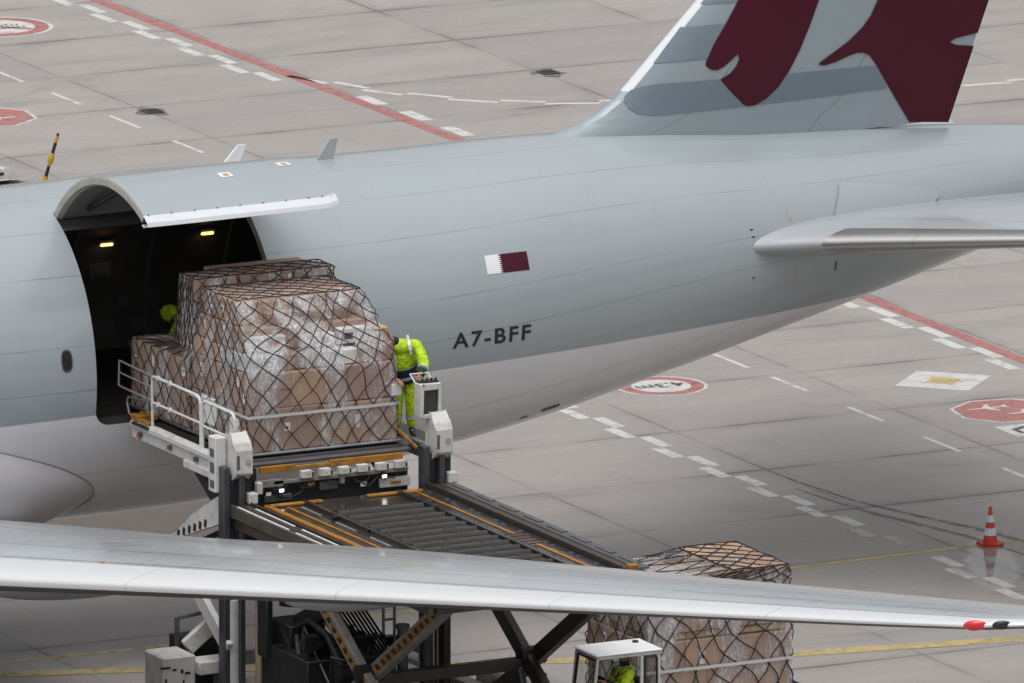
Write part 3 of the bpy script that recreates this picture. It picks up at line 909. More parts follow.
def lift_mesh(G, U, pred):
    bb = MB(); m = {}
    for i in range(len(G)):
        for k in range(len(FO)):
            m[i, k] = len(bb.v); bb.v.append(Vector(G[i][k])); bb.uv.append(U[i][k])
    for i in range(len(G) - 1):
        for k in range(len(FO) - 1):
            c = (FO[k][0] + FO[k + 1][0]) / 2; sg = FO[k + 1][1]
            if pred(i, c, sg):
                bb.f.append([m[i, k], m[i + 1, k], m[i + 1, k + 1], m[i, k + 1]]); bb.m.append(0); bb.sm.append(True)
    return bb
def wing(sgn):
    W = [(2.4, -14.2, 3.48, 12.9, .115), (10.4, -9.10, 4.36, 7.75, .10), (20.3, -2.78, 5.26, 5.0, .098), (28.3, 2.32, 5.97, 2.95, .10), (30.2, 3.55, 6.15, 2.35, .10), (31.3, 4.95, 6.27, 1.55, .09), (32.4, 6.5, 6.38, .55, .08)]
    G, U = lift(W, 7, .018, lambda o, x, h: (x, -sgn * o, h), lambda o: max(0, .048 * (1 - (o - 2.4) / 13)))
    n_ = len(G)
    wo = lift_mesh(G, U, lambda i, c, s_: not (c < .135 and i > 2)).build('wing', M['wing'], AC, sharp=50)
    sl_ = lift_mesh(G, U, lambda i, c, s_: c < .135 and i > 2 and not (s_ < 0 and c > .006)).build('slat', M['slat'], wo, sharp=50)
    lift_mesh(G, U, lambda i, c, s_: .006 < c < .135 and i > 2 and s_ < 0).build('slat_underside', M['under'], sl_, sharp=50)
    bb = MB(); bb.add(G[-1], [tuple(range(len(FO)))]); bb.build('wing_tip', M['slat'], wo)
    # canoe fairings of the flap tracks
    for o, cxx, ln_, dz in ((8.0, -2.4, 3.2, .92), (14.1, .15, 2.6, .80)):
        lz = 3.30 + (o - 2.4) * .104
        cb = MB(); prof = []
        for k in range(17):
            t_ = k / 16; prof.append((max(.01, .30 * math.sin(math.pi * t_) ** .6), -ln_ / 2 * 1.3 + ln_ * 1.3 * t_))
        cb.lathe((cxx, -sgn * o, lz - dz + .1), prof, 14, 'x'); cb.build('flap_track_fairing', M['stab'], wo)
    return wo
wl = wing(1)
wing(-1)
# navigation light and dark sensor window in the raked tip
def le_point(o):
    return (3.55 + (o - 30.2) * (1.40 / 1.1 if o > 30.2 else .647), -o, 6.15 + (o - 30.2) * .11)
def lens(name, o0, o1, m, r):
    P = []; NL = 10
    for i in range(NL + 1):
        o = lerp(o0, o1, i / NL); x, y_, z = le_point(o)
        f = math.sin(math.pi * i / NL) ** .5
        for k in range(11):
            a = R(-75) + R(190) * k / 10
            P.append((x + .05 - r * f * math.cos(a) * 1.0, y_ - .03 * f, z + .015 + r * f * math.sin(a)))
    bb = MB(); bb.add(P, [(i * 11 + k, (i + 1) * 11 + k, (i + 1) * 11 + k + 1, i * 11 + k + 1) for i in range(NL) for k in range(10)], 0, True)
    bb.build(name, m, wl)
lens('navigation_light', 29.98, 30.31, M['red_lens'], .092)
lens('dark_lamp_window', 30.36, 30.55, M['window'], .08)
b = MB(); b.lathe((-5.36, -14.8, 5.03), [(.001, .05), (.08, .035), (.11, -.05)], 12); b.build('fuel_cap_mark', M['orange'], wl)

def stab(sgn):
    S = [(0.9, 13.2, 6.42, 8.3, .085), (2.0, 13.60, 6.56, 7.65, .092), (2.6, 14.1, 6.67, 7.15, .098), (3.2, 14.66, 6.77, 6.7, .10), (3.8, 15.12, 6.86, 6.35, .10), (10.7, 20.3, 7.76, 2.3, .09)]
    G, U = lift(S, 5, 0, lambda o, x, h: (x, -sgn * o, h), lambda o: -.05)
    so = lift_mesh(G, U, lambda i, c, s_: not (c < .085 and i >= 16)).build('tailplane', M['stab'], AC, sharp=50)
    lift_mesh(G, U, lambda i, c, s_: c < .085 and i >= 16).build('leading_edge', M['bare'], so, sharp=50)
    bb = MB(); bb.add(G[-1], [tuple(range(len(FO)))]); bb.build('tailplane_tip', M['stab'], so)
stab(1); stab(-1)
M['seal_plate'] = wing_mat('seal_plate_paint', (.34, .375, .395), ((), ()), (.35, .45), 0, .3, .04)
# sealing plate around the tailplane root
b = MB(); P = []
L = [(15.66, 6.9), (15.98, 7.50), (16.1, 7.54), (17.85, 7.30), (18.12, 7.2), (18.1, 7.08), (17.9, 6.95)]
Lo = [(16.85 + (x - 16.85) * 1.015, 7.2 + (z - 7.2) * 1.05) for x, z in L]
poly_decal('tailplane_seal_edge', Lo, lambda x, z: fus_z(x, z, .018), M['stab'], AC, .4, .15)
poly_decal('tailplane_seal_plate', L, lambda x, z: fus_z(x, z, .04), M['seal_plate'], AC, .4, .15)

# fin
FN = [(z_, l_, 19.17 + .373 * (z_ - 8.16) - l_, k_) for z_, l_, k_ in ((8.2, 9.9, .075), (8.55, 10.55, .080), (8.66, 10.95, .083), (8.78, 11.35, .087), (8.95, 11.73, .091), (9.18, 12.08, .096), (9.5, 12.42, .10), (10.93, 13.85, .10))] + [(18.3, 21.3, 1.75, .09)]
def fin_half(x, z):
    for a, c in zip(FN, FN[1:]):
        if z <= c[0] or c is FN[-1]:
            t_ = (z - a[0]) / (c[0] - a[0]); le, ch, th = (lerp(a[k], c[k], t_) for k in (1, 2, 3)); break
    u = min(max((x - le) / ch, 0), 1)
    return yt(u, th) * ch
G, U = lift([(z, le, 0, ch, th) for z, le, ch, th in FN], 4, 0, lambda o, x, h: (x, -h, o))
fin = lift_mesh(G, U, lambda i, c, s_: not c < .024).build('fin', M['fin'], AC, sharp=50)
lift_mesh(G, U, lambda i, c, s_: c < .024 and i < 22).build('leading_edge', M['fin'], fin, sharp=50)
lift_mesh(G, U, lambda i, c, s_: c < .024 and i >= 22).build('leading_edge', M['white_le'], fin, sharp=50)
b = MB(); b.add(G[-1], [tuple(range(len(FO)))]); b.build('fin_tip', M['fin'], fin)
def finf(off): return lambda x, z: (x, -fin_half(x, z) - off, z)
B2 = [(12.272, 9.26), (12.391, 9.362), (12.586, 9.421), (12.916, 9.458), (14.19, 9.455), (17.516, 9.404), (17.793, 8.942), (15.095, 8.901), (12.783, 8.881), (12.466, 8.935), (12.302, 9.05), (12.233, 9.156)]
B1 = [(13.449, 10.465), (14.3, 10.493), (14.7, 10.491), (14.684, 9.871), (13.862, 9.867), (12.866, 9.831)]
B0 = [(13.93, 10.936), (14.35, 11.142), (15.031, 11.103), (15.02, 10.842), (14.577, 10.873), (13.865, 10.867)]
poly_decal('slate_band', B2, finf(.010), M['band_dark'], fin, .1, .3)
poly_decal('slate_band', B1, finf(.010), M['band_mid'], fin, .06, .3)
poly_decal('slate_band', B0, finf(.010), M['band_mid'], fin, .06, .3)
M1 = [(14.716, 11.155), (14.577, 10.91), (14.3, 10.483), (14.041, 10.119), (13.875, 9.811), (13.859, 9.761), (13.885, 9.715), (13.987, 9.65), (14.092, 9.635), (14.234, 9.688), (14.378, 9.786), (14.487, 9.874), (14.537, 9.902), (14.557, 9.823), (14.504, 9.698), (14.373, 9.561), (14.158, 9.45), (14.332, 9.248), (14.547, 9.035), (14.655, 8.928), (14.764, 8.886), (14.91, 8.898), (15.13, 8.995), (15.387, 9.199), (15.644, 9.533), (15.863, 9.903), (16.083, 10.371), (16.251, 10.778), (16.354, 11.028)]
M2 = [(17.64, 10.91), (17.531, 10.659), (17.385, 10.379), (17.201, 10.168), (16.904, 9.935), (16.607, 9.768), (16.273, 9.584), (16.259, 9.54), (16.386, 9.521), (16.609, 9.558), (16.908, 9.654), (17.095, 9.694), (17.246, 9.679), (17.376, 9.614), (17.516, 9.43), (17.752, 9.064), (17.989, 8.711), (18.308, 8.237), (19.177, 8.144), (19.709, 9.559), (19.312, 9.621), (19.163, 9.689), (19.285, 9.749), (19.795, 9.808), (20.018, 10.398), (20.096, 10.633)]
poly_decal('maroon_emblem', M1, finf(.018), M['maroon'], fin, .12, .4)
poly_decal('maroon_emblem', M2, finf(.018), M['maroon'], fin, .12, .4)
b = MB(); b.bx(11.7, 19.1, -.45, .45, 8.3, 8.33)
for i in range(3): b.bx(16.4 + i * .9, 17.1 + i * .9, -.40, -.36, 8.42 + .02 * i, 8.45 + .02 * i)
# undercarriage out of frame, so that the aircraft stands on the apron
def gear(x, y, n):
    gb = MB(); gb.cyl((x, y, .7), (x, y, 3.4), .18, 14); gb.bar((x - 1.5 * (n > 1), y, .7), (x + 1.5 * (n > 1) + .1, y, .7), .22, .22)
    go = gb.build('landing_gear', M['loader_white'], AC)
    for i in range(n):
        for s_ in (-1, 1):
            xx = x + (i - (n - 1) / 2) * 1.46
            wb = MB(); wb.lathe((xx, y + s_ * .7, .66), [(.3, -.24), (.6, -.24), (.66, -.14), (.66, .14), (.6, .24), (.3, .24)], 26, 'y')
            wb.lathe((xx, y + s_ * .7, .66), [(.001, -.12), (.3, -.2), (.3, .2), (.001, .12)], 20, 'y', 1)
            wb.build('wheel', [M['tyre'], M['grey_steel']], go)
gear(-11.5, -5.4, 3); gear(-11.5, 5.4, 3); gear(-34, 0, 1)

# ------------------------------------------------------------------ cargo loads
def cargo(name, label, group, X0, X1, Y0, Y1, z0, tiers, seed, net_n=30, straps=(), extra=(), loops=None, film=True, rope=.0092):
    rnd = random.Random(seed)
    root = empty(name, ((X0 + X1) / 2, (Y0 + Y1) / 2, z0), label, 'cargo pallet', group)
    b = MB(); b.bx(X0 - .04, X1 + .04, Y0 - .04, Y1 + .04, z0, z0 + .055)
    b.bx(X0 - .06, X1 + .06, Y0 - .06, Y0 - .03, z0 + .01, z0 + .045, 0)
    b.build('pallet', M['alu'], root, bevel=.008)
    z = z0 + .058
    rect = []
    for (h, ix0, ix1, iy0, iy1, nx, ny, mats) in tiers:
        x0, x1, y0, y1 = X0 + ix0, X1 - ix1, Y0 + iy0, Y1 - iy1
        def splits(a, c, n_):
            w = [rnd.uniform(.75, 1.3) for _ in range(n_)]; s_ = sum(w); r_ = [a]
            for q in w: r_.append(r_[-1] + (c - a) * q / s_)
            return r_
        sx = splits(x0, x1, nx)
        for i in range(nx):
            sy = splits(y0, y1, ny)
            for j in range(ny):
                if 0 < i < nx - 1 and j == 1 and ny > 2: continue
                sub = 2 if (rnd.random() < .28 and h > .45) else 1
                zz_ = z
                for s_ in range(sub):
                    hh = h / sub - .006
                    if s_ == sub - 1: hh -= rnd.uniform(0, .03)
                    gp = rnd.uniform(.004, .02)
                    cb = MB()
                    bxd = (sx[i + 1] - sx[i] - gp, sy[j + 1] - sy[j] - gp, hh)
                    ctr = ((sx[i] + sx[i + 1]) / 2, (sy[j] + sy[j + 1]) / 2 + rnd.uniform(-.006, .012), zz_ + hh / 2)
                    rot_ = Matrix.Rotation(R(rnd.uniform(-.8, .8)), 3, 'Z')
                    cb.box(ctr, bxd, 0, rot_)
                    mk = rnd.choice(mats)
                    co = cb.build('carton', M[mk], root, bevel=.014)
                    # paper labels on the outward faces
                    for face in ('f', 'l'):
                        if face == 'f' and j != 0: continue
                        if face == 'l' and i != 0: continue
                        if rnd.random() > .58: continue
                        wl_, hl_ = rnd.uniform(.07, .16), rnd.uniform(.12, .26)
                        hl_ = min(hl_, hh * .6)
                        lb = MB()
                        dx_ = rnd.uniform(-.32, .32) * bxd[0 if face == 'f' else 1]; dz_ = rnd.uniform(-.15, .2) * hh
                        if face == 'f':
                            lb.box((ctr[0] + dx_, ctr[1] - bxd[1] / 2 - .008, ctr[2] + dz_), (wl_, .006, hl_))
                            if rnd.random() < .5: lb.box((ctr[0] + dx_ + rnd.uniform(-.02, .02), ctr[1] - bxd[1] / 2 - .013, ctr[2] + dz_ + hl_ * rnd.uniform(-.2, .2)), (wl_ * rnd.uniform(.2, .6), .004, hl_ * rnd.uniform(.1, .35)), 1)
                        else:
                            lb.box((ctr[0] - bxd[0] / 2 - .008, ctr[1] + dx_, ctr[2] + dz_), (.006, wl_, hl_))
                            if rnd.random() < .4: lb.box((ctr[0] - bxd[0] / 2 - .013, ctr[1] + dx_, ctr[2] + dz_ + hl_ * .1), (.004, wl_ * .4, hl_ * .22), 1)
                        lb.build('shipping_label', [M['paper'], M[rnd.choice(['ink', 'ink', 'blue_ink', 'ink'])]], co)
                    if mk == 'carton_white' and j == 0 and rnd.random() < .8:
                        lb = MB(); lb.box((ctr[0] + .05, ctr[1] - bxd[1] / 2 - .006, ctr[2] + hh * .1), (bxd[0] * .35, .006, hh * .3))
                        lb.build('printed_band', M[rnd.choice(['red_ink', 'blue_ink'])], co)
                    zz_ += h / sub
        rect.append((z, x0, x1, y0, y1)); z += h
        rect.append((z, x0, x1, y0, y1))
    for q_, (c, d, mk) in enumerate(extra):
        eb = MB(); eb.box(c, d); co = eb.build('carton', M[mk], root, bevel=.014)
        if mk == 'carton_white' and d[1] > .3 and d[0] > .5:
            lb = MB(); lb.box((c[0] + .1 * (-1) ** q_, c[1] - d[1] / 2 - .006, c[2]), (d[0] * .3, .006, d[2] * .4)); lb.build('printed_band', M['red_ink' if q_ % 3 else 'ink'], co)
    # envelope: perimeter loops, then shrinking loops over the top
    if loops is None: loops = rect
    LP = [list(l) for l in loops]
    # arc length parameter
    acc_ = [0]
    for a, c in zip(LP, LP[1:]):
        acc_.append(acc_[-1] + max(.02, abs(c[0] - a[0]) + .5 * (abs(c[1] - a[1]) + abs(c[3] - a[3]))))
    tot = acc_[-1]
    per = 2 * ((X1 - X0) + (Y1 - Y0))
    def env(u, v, off):
        s_ = min(max(v, 0), 1) * tot; k = 0
        while k < len(acc_) - 2 and acc_[k + 1] < s_: k += 1
        t_ = (s_ - acc_[k]) / (acc_[k + 1] - acc_[k])
        zz_, a, c, d, e = [lerp(p, q, t_) for p, q in zip(LP[k], LP[k + 1])]
        a -= off; c += off; d -= off; e += off
        w, dd = c - a, e - d
        u = u % 1.0
        W0, D0 = X1 - X0, Y1 - Y0
        q = u * 2 * (W0 + D0)
        if q < W0: x_, y_ = a + w * q / W0, d
        elif q < W0 + D0: x_, y_ = c, d + dd * (q - W0) / D0
        elif q < 2 * W0 + D0: x_, y_ = c - w * (q - W0 - D0) / W0, e
        else: x_, y_ = a, e - dd * (q - 2 * W0 - D0) / D0
        return Vector((x_, y_, zz_))
    # drape: one displacement field shared by both rope directions, so the knots stay knots
    def drape(u, v, off):
        c_, s_ = math.cos(u * 6.283) * 1.9 + seed, math.sin(u * 6.283) * 1.9
        a = mnoise.noise_vector(Vector((c_, s_, v * 2.6))); b2 = mnoise.noise_vector(Vector((c_ * 2.6, s_ * 2.6, v * 7 + 5)))
        k = min(1, 6 * v) * min(1, 6 * (1 - v))
        du = a.x * .024 + b2.x * .009; dv = (a.y * .055 + b2.y * .018) * k
        p = env(u + du, min(max(v + dv, 0), 1), off)
        return p + Vector((a.z, b2.z, 0)) * .022
    ztop, tx0, tx1, ty0, ty1 = LP[-1]
    def top(x, y, off):
        n_ = mnoise.noise(Vector((x * 1.7 + seed, y * 1.7, 2.2))); n2 = mnoise.noise_vector(Vector((x * 2.1, y * 2.1 + seed, 4.4)))
        return Vector((x + n2.x * .05, y + n2.y * .05, ztop + off + .022 * n_))
    nb = MB()
    cell = per / net_n
    nv = 40
    lean = .78 * tot / per
    for sgn in (-1, 1):
        for k in range(net_n):
            u0 = k / net_n
            nb.tube([drape(u0 + sgn * lean * (q / nv), q / nv, .03) for q in range(nv + 1)], rope, 4, cap=False)
        # over the top
        W_, D_ = tx1 - tx0, ty1 - ty0
        nl = int((W_ + D_) / (cell * .95)) + 1
        for k in range(1, nl):
            c = k * cell * .95
            ends = []
            for t_ in range(0, 41):
                xx = W_ * t_ / 40; yy = (c - xx) if sgn > 0 else (xx - W_ + c)
                if 0 <= yy <= D_: ends.append(top(tx0 + xx, ty0 + yy, .026))
            if len(ends) > 1: nb.tube(ends, rope, 4, cap=False)
    ed = [top(*q, .02) for q in [(tx0, ty0)] + [(lerp(tx0, tx1, f / 8), ty0) for f in range(1, 9)] + [(tx1, lerp(ty0, ty1, f / 6)) for f in range(1, 7)] + [(lerp(tx1, tx0, f / 8), ty1) for f in range(1, 9)] + [(tx0, lerp(ty1, ty0, f / 6)) for f in range(1, 6)]]
    nb.tube(ed, rope * 1.1, 4, closed=True)
    nb.build('cargo_net', M['net'], root)
    if film:
        fb = MB(); nu, nf = 96, 40; P = []; U = []
        for i in range(nf + 1):
            for k in range(nu):
                u, v = k / nu, i / nf
                a = mnoise.noise_vector(Vector((math.cos(u * 6.283) * 7 + seed, math.sin(u * 6.283) * 7, v * 9)))
                P.append(env(u, v, .014) + Vector((a.x, a.y, 0)) * .012); U.append((u, v))
        fb.add(P, [(i * nu + k, i * nu + (k + 1) % nu, (i + 1) * nu + (k + 1) % nu, (i + 1) * nu + k) for i in range(nf) for k in range(nu)], 0, True, U)
        n0 = 14
        P = [top(lerp(tx0, tx1, i / n0), lerp(ty0, ty1, k / n0), .012) for i in range(n0 + 1) for k in range(n0 + 1)]
        fb.add(P, [(i * (n0 + 1) + k, (i + 1) * (n0 + 1) + k, (i + 1) * (n0 + 1) + k + 1, i * (n0 + 1) + k + 1) for i in range(n0) for k in range(n0)], 0, True)
        fb.build('stretch_film', M['film'], root)
    for zs in straps:
        sb = MB(); P = []
        for k in range(64):
            u = k / 64
            # height to parameter
            lo_, hi_ = 0.0, 1.0
            for _ in range(18):
                m_ = (lo_ + hi_) / 2
                if env(0, m_, 0).z < zs: lo_ = m_
                else: hi_ = m_
            p = env(u, lo_, .05)
            P += [p + Vector((0, 0, .028 + .003 * math.sin(k * 1.7))), p + Vector((0, 0, -.028 + .003 * math.sin(k * 1.7)))]
        sb.add(P, [(2 * k, 2 * k + 1, (2 * k + 3) % 128, (2 * k + 2) % 128) for k in range(64)])
        sb.build('webbing_strap', M['strap'], root)
    return root, env

BR = ['carton', 'carton', 'carton_red', 'carton']
MIXD = ['carton', 'carton_red', 'carton_pale', 'carton_white']
MX2 = ['carton', 'carton_red', 'carton_pale', 'carton_red']
C1, env1 = cargo('cargo_load', 'tall netted carton stack on the loader bridge, directly above the lit lamps', None,
      1.06, 4.02, -7.30, -4.90, 4.86,
      [(.78, 0, 0, 0, 0, 2, 3, BR), (.66, 0, .03, .02, 0, 3, 3, MX2), (.30, .03, .06, .12, 0, 4, 3, MIXD),
       (.42, .10, .16, .52, .05, 3, 2, ['carton', 'carton_red', 'carton', 'carton_pale']), (.42, .18, .28, .95, .08, 2, 2, ['carton_red', 'carton', 'carton_pale'])],
      5, 28, (5.58,), [((3.84, -6.90, 6.80), (.30, .26, .26), 'carton_pale'), ((3.88, -6.95, 6.56), (.34, .36, .22), 'carton_red'),
                       ((2.62, -6.76, 6.79), (.66, .34, .22), 'carton_white'), ((3.32, -6.77, 6.82), (.58, .34, .28), 'carton_white'), ((1.62, -6.76, 6.81), (.70, .36, .27), 'carton_white'),
                       ((2.08, -6.42, 7.18), (.6, .30, .22), 'carton_red'), ((3.0, -6.41, 7.17), (.9, .32, .20), 'carton'), ((4.0, -7.22, 5.82), (.20, .22, .22), 'carton_white'),
                       ((1.06, -5.6, 5.4), (.06, .7, .5), 'carton_white'), ((1.06, -6.7, 5.2), (.05, .4, .55), 'carton_white')],
      [(4.92, 1.06, 4.02, -7.30, -4.90), (6.34, 1.06, 4.02, -7.30, -4.90), (6.66, 1.09, 3.97, -7.20, -4.90), (7.10, 1.16, 3.86, -6.82, -4.93), (7.52, 1.24, 3.74, -6.36, -4.98)])
C2, env2 = cargo('cargo_load', 'netted carton stack halfway through the cargo door, behind the stack on the bridge', None,
      1.04, 3.98, -4.80, -2.35, 4.86,
      [(.62, 0, 0, 0, 0, 3, 3, BR), (.62, 0, 0, 0, 0, 3, 3, BR), (.55, .10, 0, 0, 1.75, 3, 1, BR), (.52, .12, 0, 0, 1.80, 3, 1, BR), (.44, .14, .05, 0, 1.85, 3, 1, ['carton', 'carton_pale', 'carton'])],
      9, 28, (), [((2.95, -3.80, 6.83), (1.9, .74, 1.48), 'carton'), ((2.05, -3.5, 6.3), (.9, .9, .36), 'carton_red')],
      [(4.92, 1.04, 3.98, -4.80, -2.35), (6.16, 1.04, 3.98, -4.8, -2.35), (6.36, 1.12, 3.98, -4.8, -4.1), (7.64, 1.18, 3.96, -4.8, -4.18)])
C3, env3 = cargo('cargo_load', 'netted carton stack standing low beside the white driver cab, partly hidden by the wing', None,
      6.64, 9.52, -12.15, -9.72, .56,
      [(.66, 0, 0, 0, 0, 2, 3, BR), (.55, 0, 0, 0, 0, 3, 3, MX2), (.14, .05, .05, .05, .05, 3, 2, ['wood', 'carton']), (.62, .0, .0, 0, 0, 3, 3, BR), (.16, .05, .05, .05, .02, 2, 2, BR), (.27, 1.72, .04, .04, .30, 2, 2, ['carton', 'carton_pale'])],
      14, 23, (1.30,), loops=[(.62, 6.64, 9.53, -12.15, -9.72), (1.77, 6.64, 9.53, -12.15, -9.72), (2.52, 6.64, 9.53, -12.15, -9.72), (2.74, 6.69, 9.51, -12.13, -9.76), (2.99, 8.34, 9.50, -12.10, -10.03)], rope=.0115)

# ------------------------------------------------------------------ loader
LD = empty('cargo_loader', (2.45, -10.5, 0), 'white and grey scissor lift loader with wet roller deck and raised bridge', 'cargo loader')
LX0, LX1 = .30, 4.60
# lower chassis
b = MB()
for x in (.62, 4.28):
    b.bx(x - .16, x + .16, -16.2, -5.2, .55, .90)
for y in (-16.0, -13.2, -9.0, -5.4): b.bx(.78, 4.12, y - .12, y + .12, .58, .86)
b.build('chassis', M['loader_grey'], LD, bevel=.02)
def wheel(x, y, r, w, parent):
    wb = MB()
    wb.lathe((x, y, r), [(r * .55, -w / 2), (r * .9, -w / 2), (r, -w * .32), (r, w * .32), (r * .9, w / 2), (r * .55, w / 2)], 26, 'x')
    wo = wb.build('wheel', M['tyre'], parent)
    wb = MB(); wb.lathe((x, y, r), [(.001, -w * .3), (r * .3, -w * .36), (r * .56, -w * .45), (r * .56, w * .45), (r * .3, w * .36), (.001, w * .3)], 20, 'x')
    wb.build('rim', M['loader_white'], wo)
for x in (.15, 4.75):
    for y in (-6.3, -14.6): wheel(x, y, .52, .36, LD)
# main deck
DZ = 4.14
b = MB(); b.bx(LX0 + .12, LX1 - .12, -15.85, -8.15, DZ - .06, DZ)
for y in (-15.7, -12.5, -9.0): b.bx(LX0 + .3, LX1 - .3, y - .1, y + .1, DZ - .42, DZ - .06)
deck = b.build('platform_deck', M['deck'], LD)
for x, s_ in ((LX0, 1), (LX1, -1)):
    b = MB()
    b.bx(x, x + s_ * .10, -15.9, -7.95, DZ - .17, DZ + .06)
    b.bx(x + s_ * .10, x + s_ * .2, -15.9, -7.95, DZ - .40, DZ - .15)
    b.build('deck_side_beam', M['beam'], deck, bevel=.012)
    b = MB(); b.bx(x + s_ * .14, x + s_ * .32, -15.8, -8.05, DZ + .002, DZ + .055)
    b.bx(x + s_ * .34, x + s_ * .38, -15.8, -8.05, DZ + .002, DZ + .10)
    b.build('side_guide_channel', M['rail_dark'], deck, bevel=.008)
b = MB(); b.bx(LX1 - .02, LX1 + .14, -15.9, -8.0, DZ + .02, DZ + .06)
for k in range(8): b.bx(LX1 + .0, LX1 + .12, -15.6 + k * .95, -15.0 + k * .95, DZ + .062, DZ + .075)
b.build('walkway_strip', M['grey_steel'], deck)
for x, y0, y1 in ((.345, -10.4, -8.3), (.345, -12.8, -10.7), (.56, -10.2, -8.6), (.56, -12.6, -10.5)):
    b = MB(); b.bx(x - .02, x + .02, y0, y1, DZ + .058, DZ + .072); b.build('white_edge_strip', M['tube_white'], deck)
# lateral roller bank
for k in range(15):
    y = -15.5 + k * .43
    rb = MB(); rb.cyl((1.75, y, DZ + .02), (3.45, y, DZ + .02), .062, 8); rb.build('roller', M['roller'], deck)
    rb = MB(); rb.bx(1.75, 3.45, y + .11, y + .30, DZ + .002, DZ + .03); rb.build('roller_cover', M['roller_plate'], deck)
    y += .15
    x = 1.9 + (k * 37 % 14) * .1
    for x_, w_ in ((x, .22), (x + .9 if x < 2.4 else x - .8, .16)):
        rb = MB(); rb.box((x_, y, DZ + .04), (w_, .10, .04)); rb.build('roller_stop', M['black_metal'], deck)
for x in (1.66, 3.54):
    rb = MB(); rb.bx(x - .04, x + .04, -15.7, -8.3, DZ + .001, DZ + .075); rb.build('roller_frame', M['deck'], deck)
b = MB()
b.bx(.86, .97, -15.6, -8.3, DZ + .004, DZ + .05)
b.build('yellow_guide', M['orange'], deck, bevel=.006)
b = MB(); b.bx(1.22, 1.27, -15.6, -8.5, DZ + .004, DZ + .02); b.bx(3.86, 3.91, -12.3, -8.3, DZ + .004, DZ + .02); b.bx(3.85, 3.92, -15.4, -13.2, DZ + .004, DZ + .02)
b.build('yellow_line', M['orange'], deck)
for k in range(5):
    b = MB(); b.bx(1.2 + .07 * k, 1.55 - .03 * k, -12.6 - .2 * k, -12.55 - .2 * k, DZ + .004, DZ + .012); b.build('red_paint_mark', M['red_mark'], deck)
for k in range(6):
    b = MB(); b.bx(3.72, 4.05, -12.2 - .22 * k, -12.14 - .22 * k, DZ + .004, DZ + .01); b.build('red_paint_mark', M['red_mark'], deck)
for k in range(22):
    for x in (3.70, 4.08):
        if (k * 7 + int(x * 10)) % 3 == 0: continue
        b = MB(); b.lathe((x + .03 * (k % 3), -15.4 + k * .33, DZ + .004), [(.001, .02), (.05, .016), (.075, 0)], 8); b.build('ball_unit', M['blue_ball'], deck)
for k in range(5):
    b = MB(); b.bx(1.45, 1.49, -9.4 - k * 1.4, -8.6 - k * 1.4, DZ + .003, DZ + .02); b.build('steel_guide', M['tube_grey'], deck)
b = MB(); b.bx(.9, 2.0, -8.40, -8.28, DZ + .004, DZ + .05); b.build('yellow_end_stop', M['orange'], deck, bevel=.01)
b = MB(); b.bx(2.9, 4.0, -8.40, -8.28, DZ + .004, DZ + .05); b.build('yellow_end_stop', M['orange'], deck, bevel=.01)
b = MB()
b.bx(LX0, LX1, -16.12, -15.92, DZ - .22, DZ + .03)
for k in range(9): b.cyl((.6 + k * .45, -16.02, DZ + .03), (.9 + k * .45, -16.02, DZ + .03), .04, 8)
b.build('deck_end_roller', M['rail_dark'], deck)
b = MB(); b.box((4.42, -15.88, DZ + .07), (.20, .14, .12)); b.box((3.3, -15.9, DZ + .07), (.5, .1, .1)); b.build('end_stop', M['orange'], deck, bevel=.01)

# masts at the bridge
for x, nm in ((.36, 'l'), (4.36, 'r')):
    s_ = 1 if nm == 'l' else -1
    b = MB()
    b.bx(x - .20, x - .07, -8.10, -7.86, .9, 4.9); b.bx(x + .09, x + .20, -8.16, -7.96, .9, 4.75)
    mo = b.build('mast', M['column'], LD, bevel=.015)
    b = MB(); b.bx(x - .07, x + .09, -8.05, -7.88, 1.0, 4.75); b.bx(x + .20, x + .36, -8.06, -7.9, 3.6, 4.72); b.build('mast_slide', M['black_metal'], mo)
    b = MB()
    b.prism([(-8.22, 4.78), (-8.06, 4.66), (-7.84, 4.66), (-7.84, 5.46), (-7.98, 5.50), (-8.16, 5.32), (-8.22, 5.2)], lambda y, z: (x - .02, y, z), lambda y, z: (x + .30, y, z))
    mc = b.build('mast_housing', M['loader_white'], mo, bevel=.02)
    b = MB(); b.lathe((x + .23, -8.232, 5.0), [(.001, -.005), (.055, -.005), (.055, .01)], 12, 'y'); b.build('round_badge', M['door_rim'], mc)
    b = MB(); b.bx(x + .01, x + .06, -8.226, -8.2, 4.86, 5.12); b.build('housing_slot', M['grey_steel'], mc)
    if nm == 'l':
        b = MB(); b.bx(x - .27, x - .05, -7.90, -7.6, 4.4, 5.42)
        b.build('mast_bracket', M['loader_white'], mo, bevel=.02)
        b = MB(); b.bx(x - .275, x - .26, -7.85, -7.68, 5.05, 5.2); b.bx(x - .275, x - .26, -7.85, -7.68, 4.75, 4.95); b.bx(x - .275, x - .26, -7.85, -7.68, 4.48, 4.62)
        b.build('bracket_opening', M['grey_steel'], mo)
    b = MB(); b.cyl((x + .0, -7.98, .3), (x + .0, -7.98, 2.45), .15, 14); b.build('lower_post', M['loader_white'], mo)
    b = MB(); b.bx(x + .26, x + .44, -8.2, -8.02, DZ + .06, DZ + .26); b.build('junction_box', M['loader_white'], mo, bevel=.015)
b = MB(); b.cyl((.86, -8.15, .4), (.86, -8.15, 3.5), .10, 12); b.build('yellowed_pipe', simple('yellowed_pipe_paint', (.38, .30, .20), .5, 0, .2, 3, 0, .4), LD)

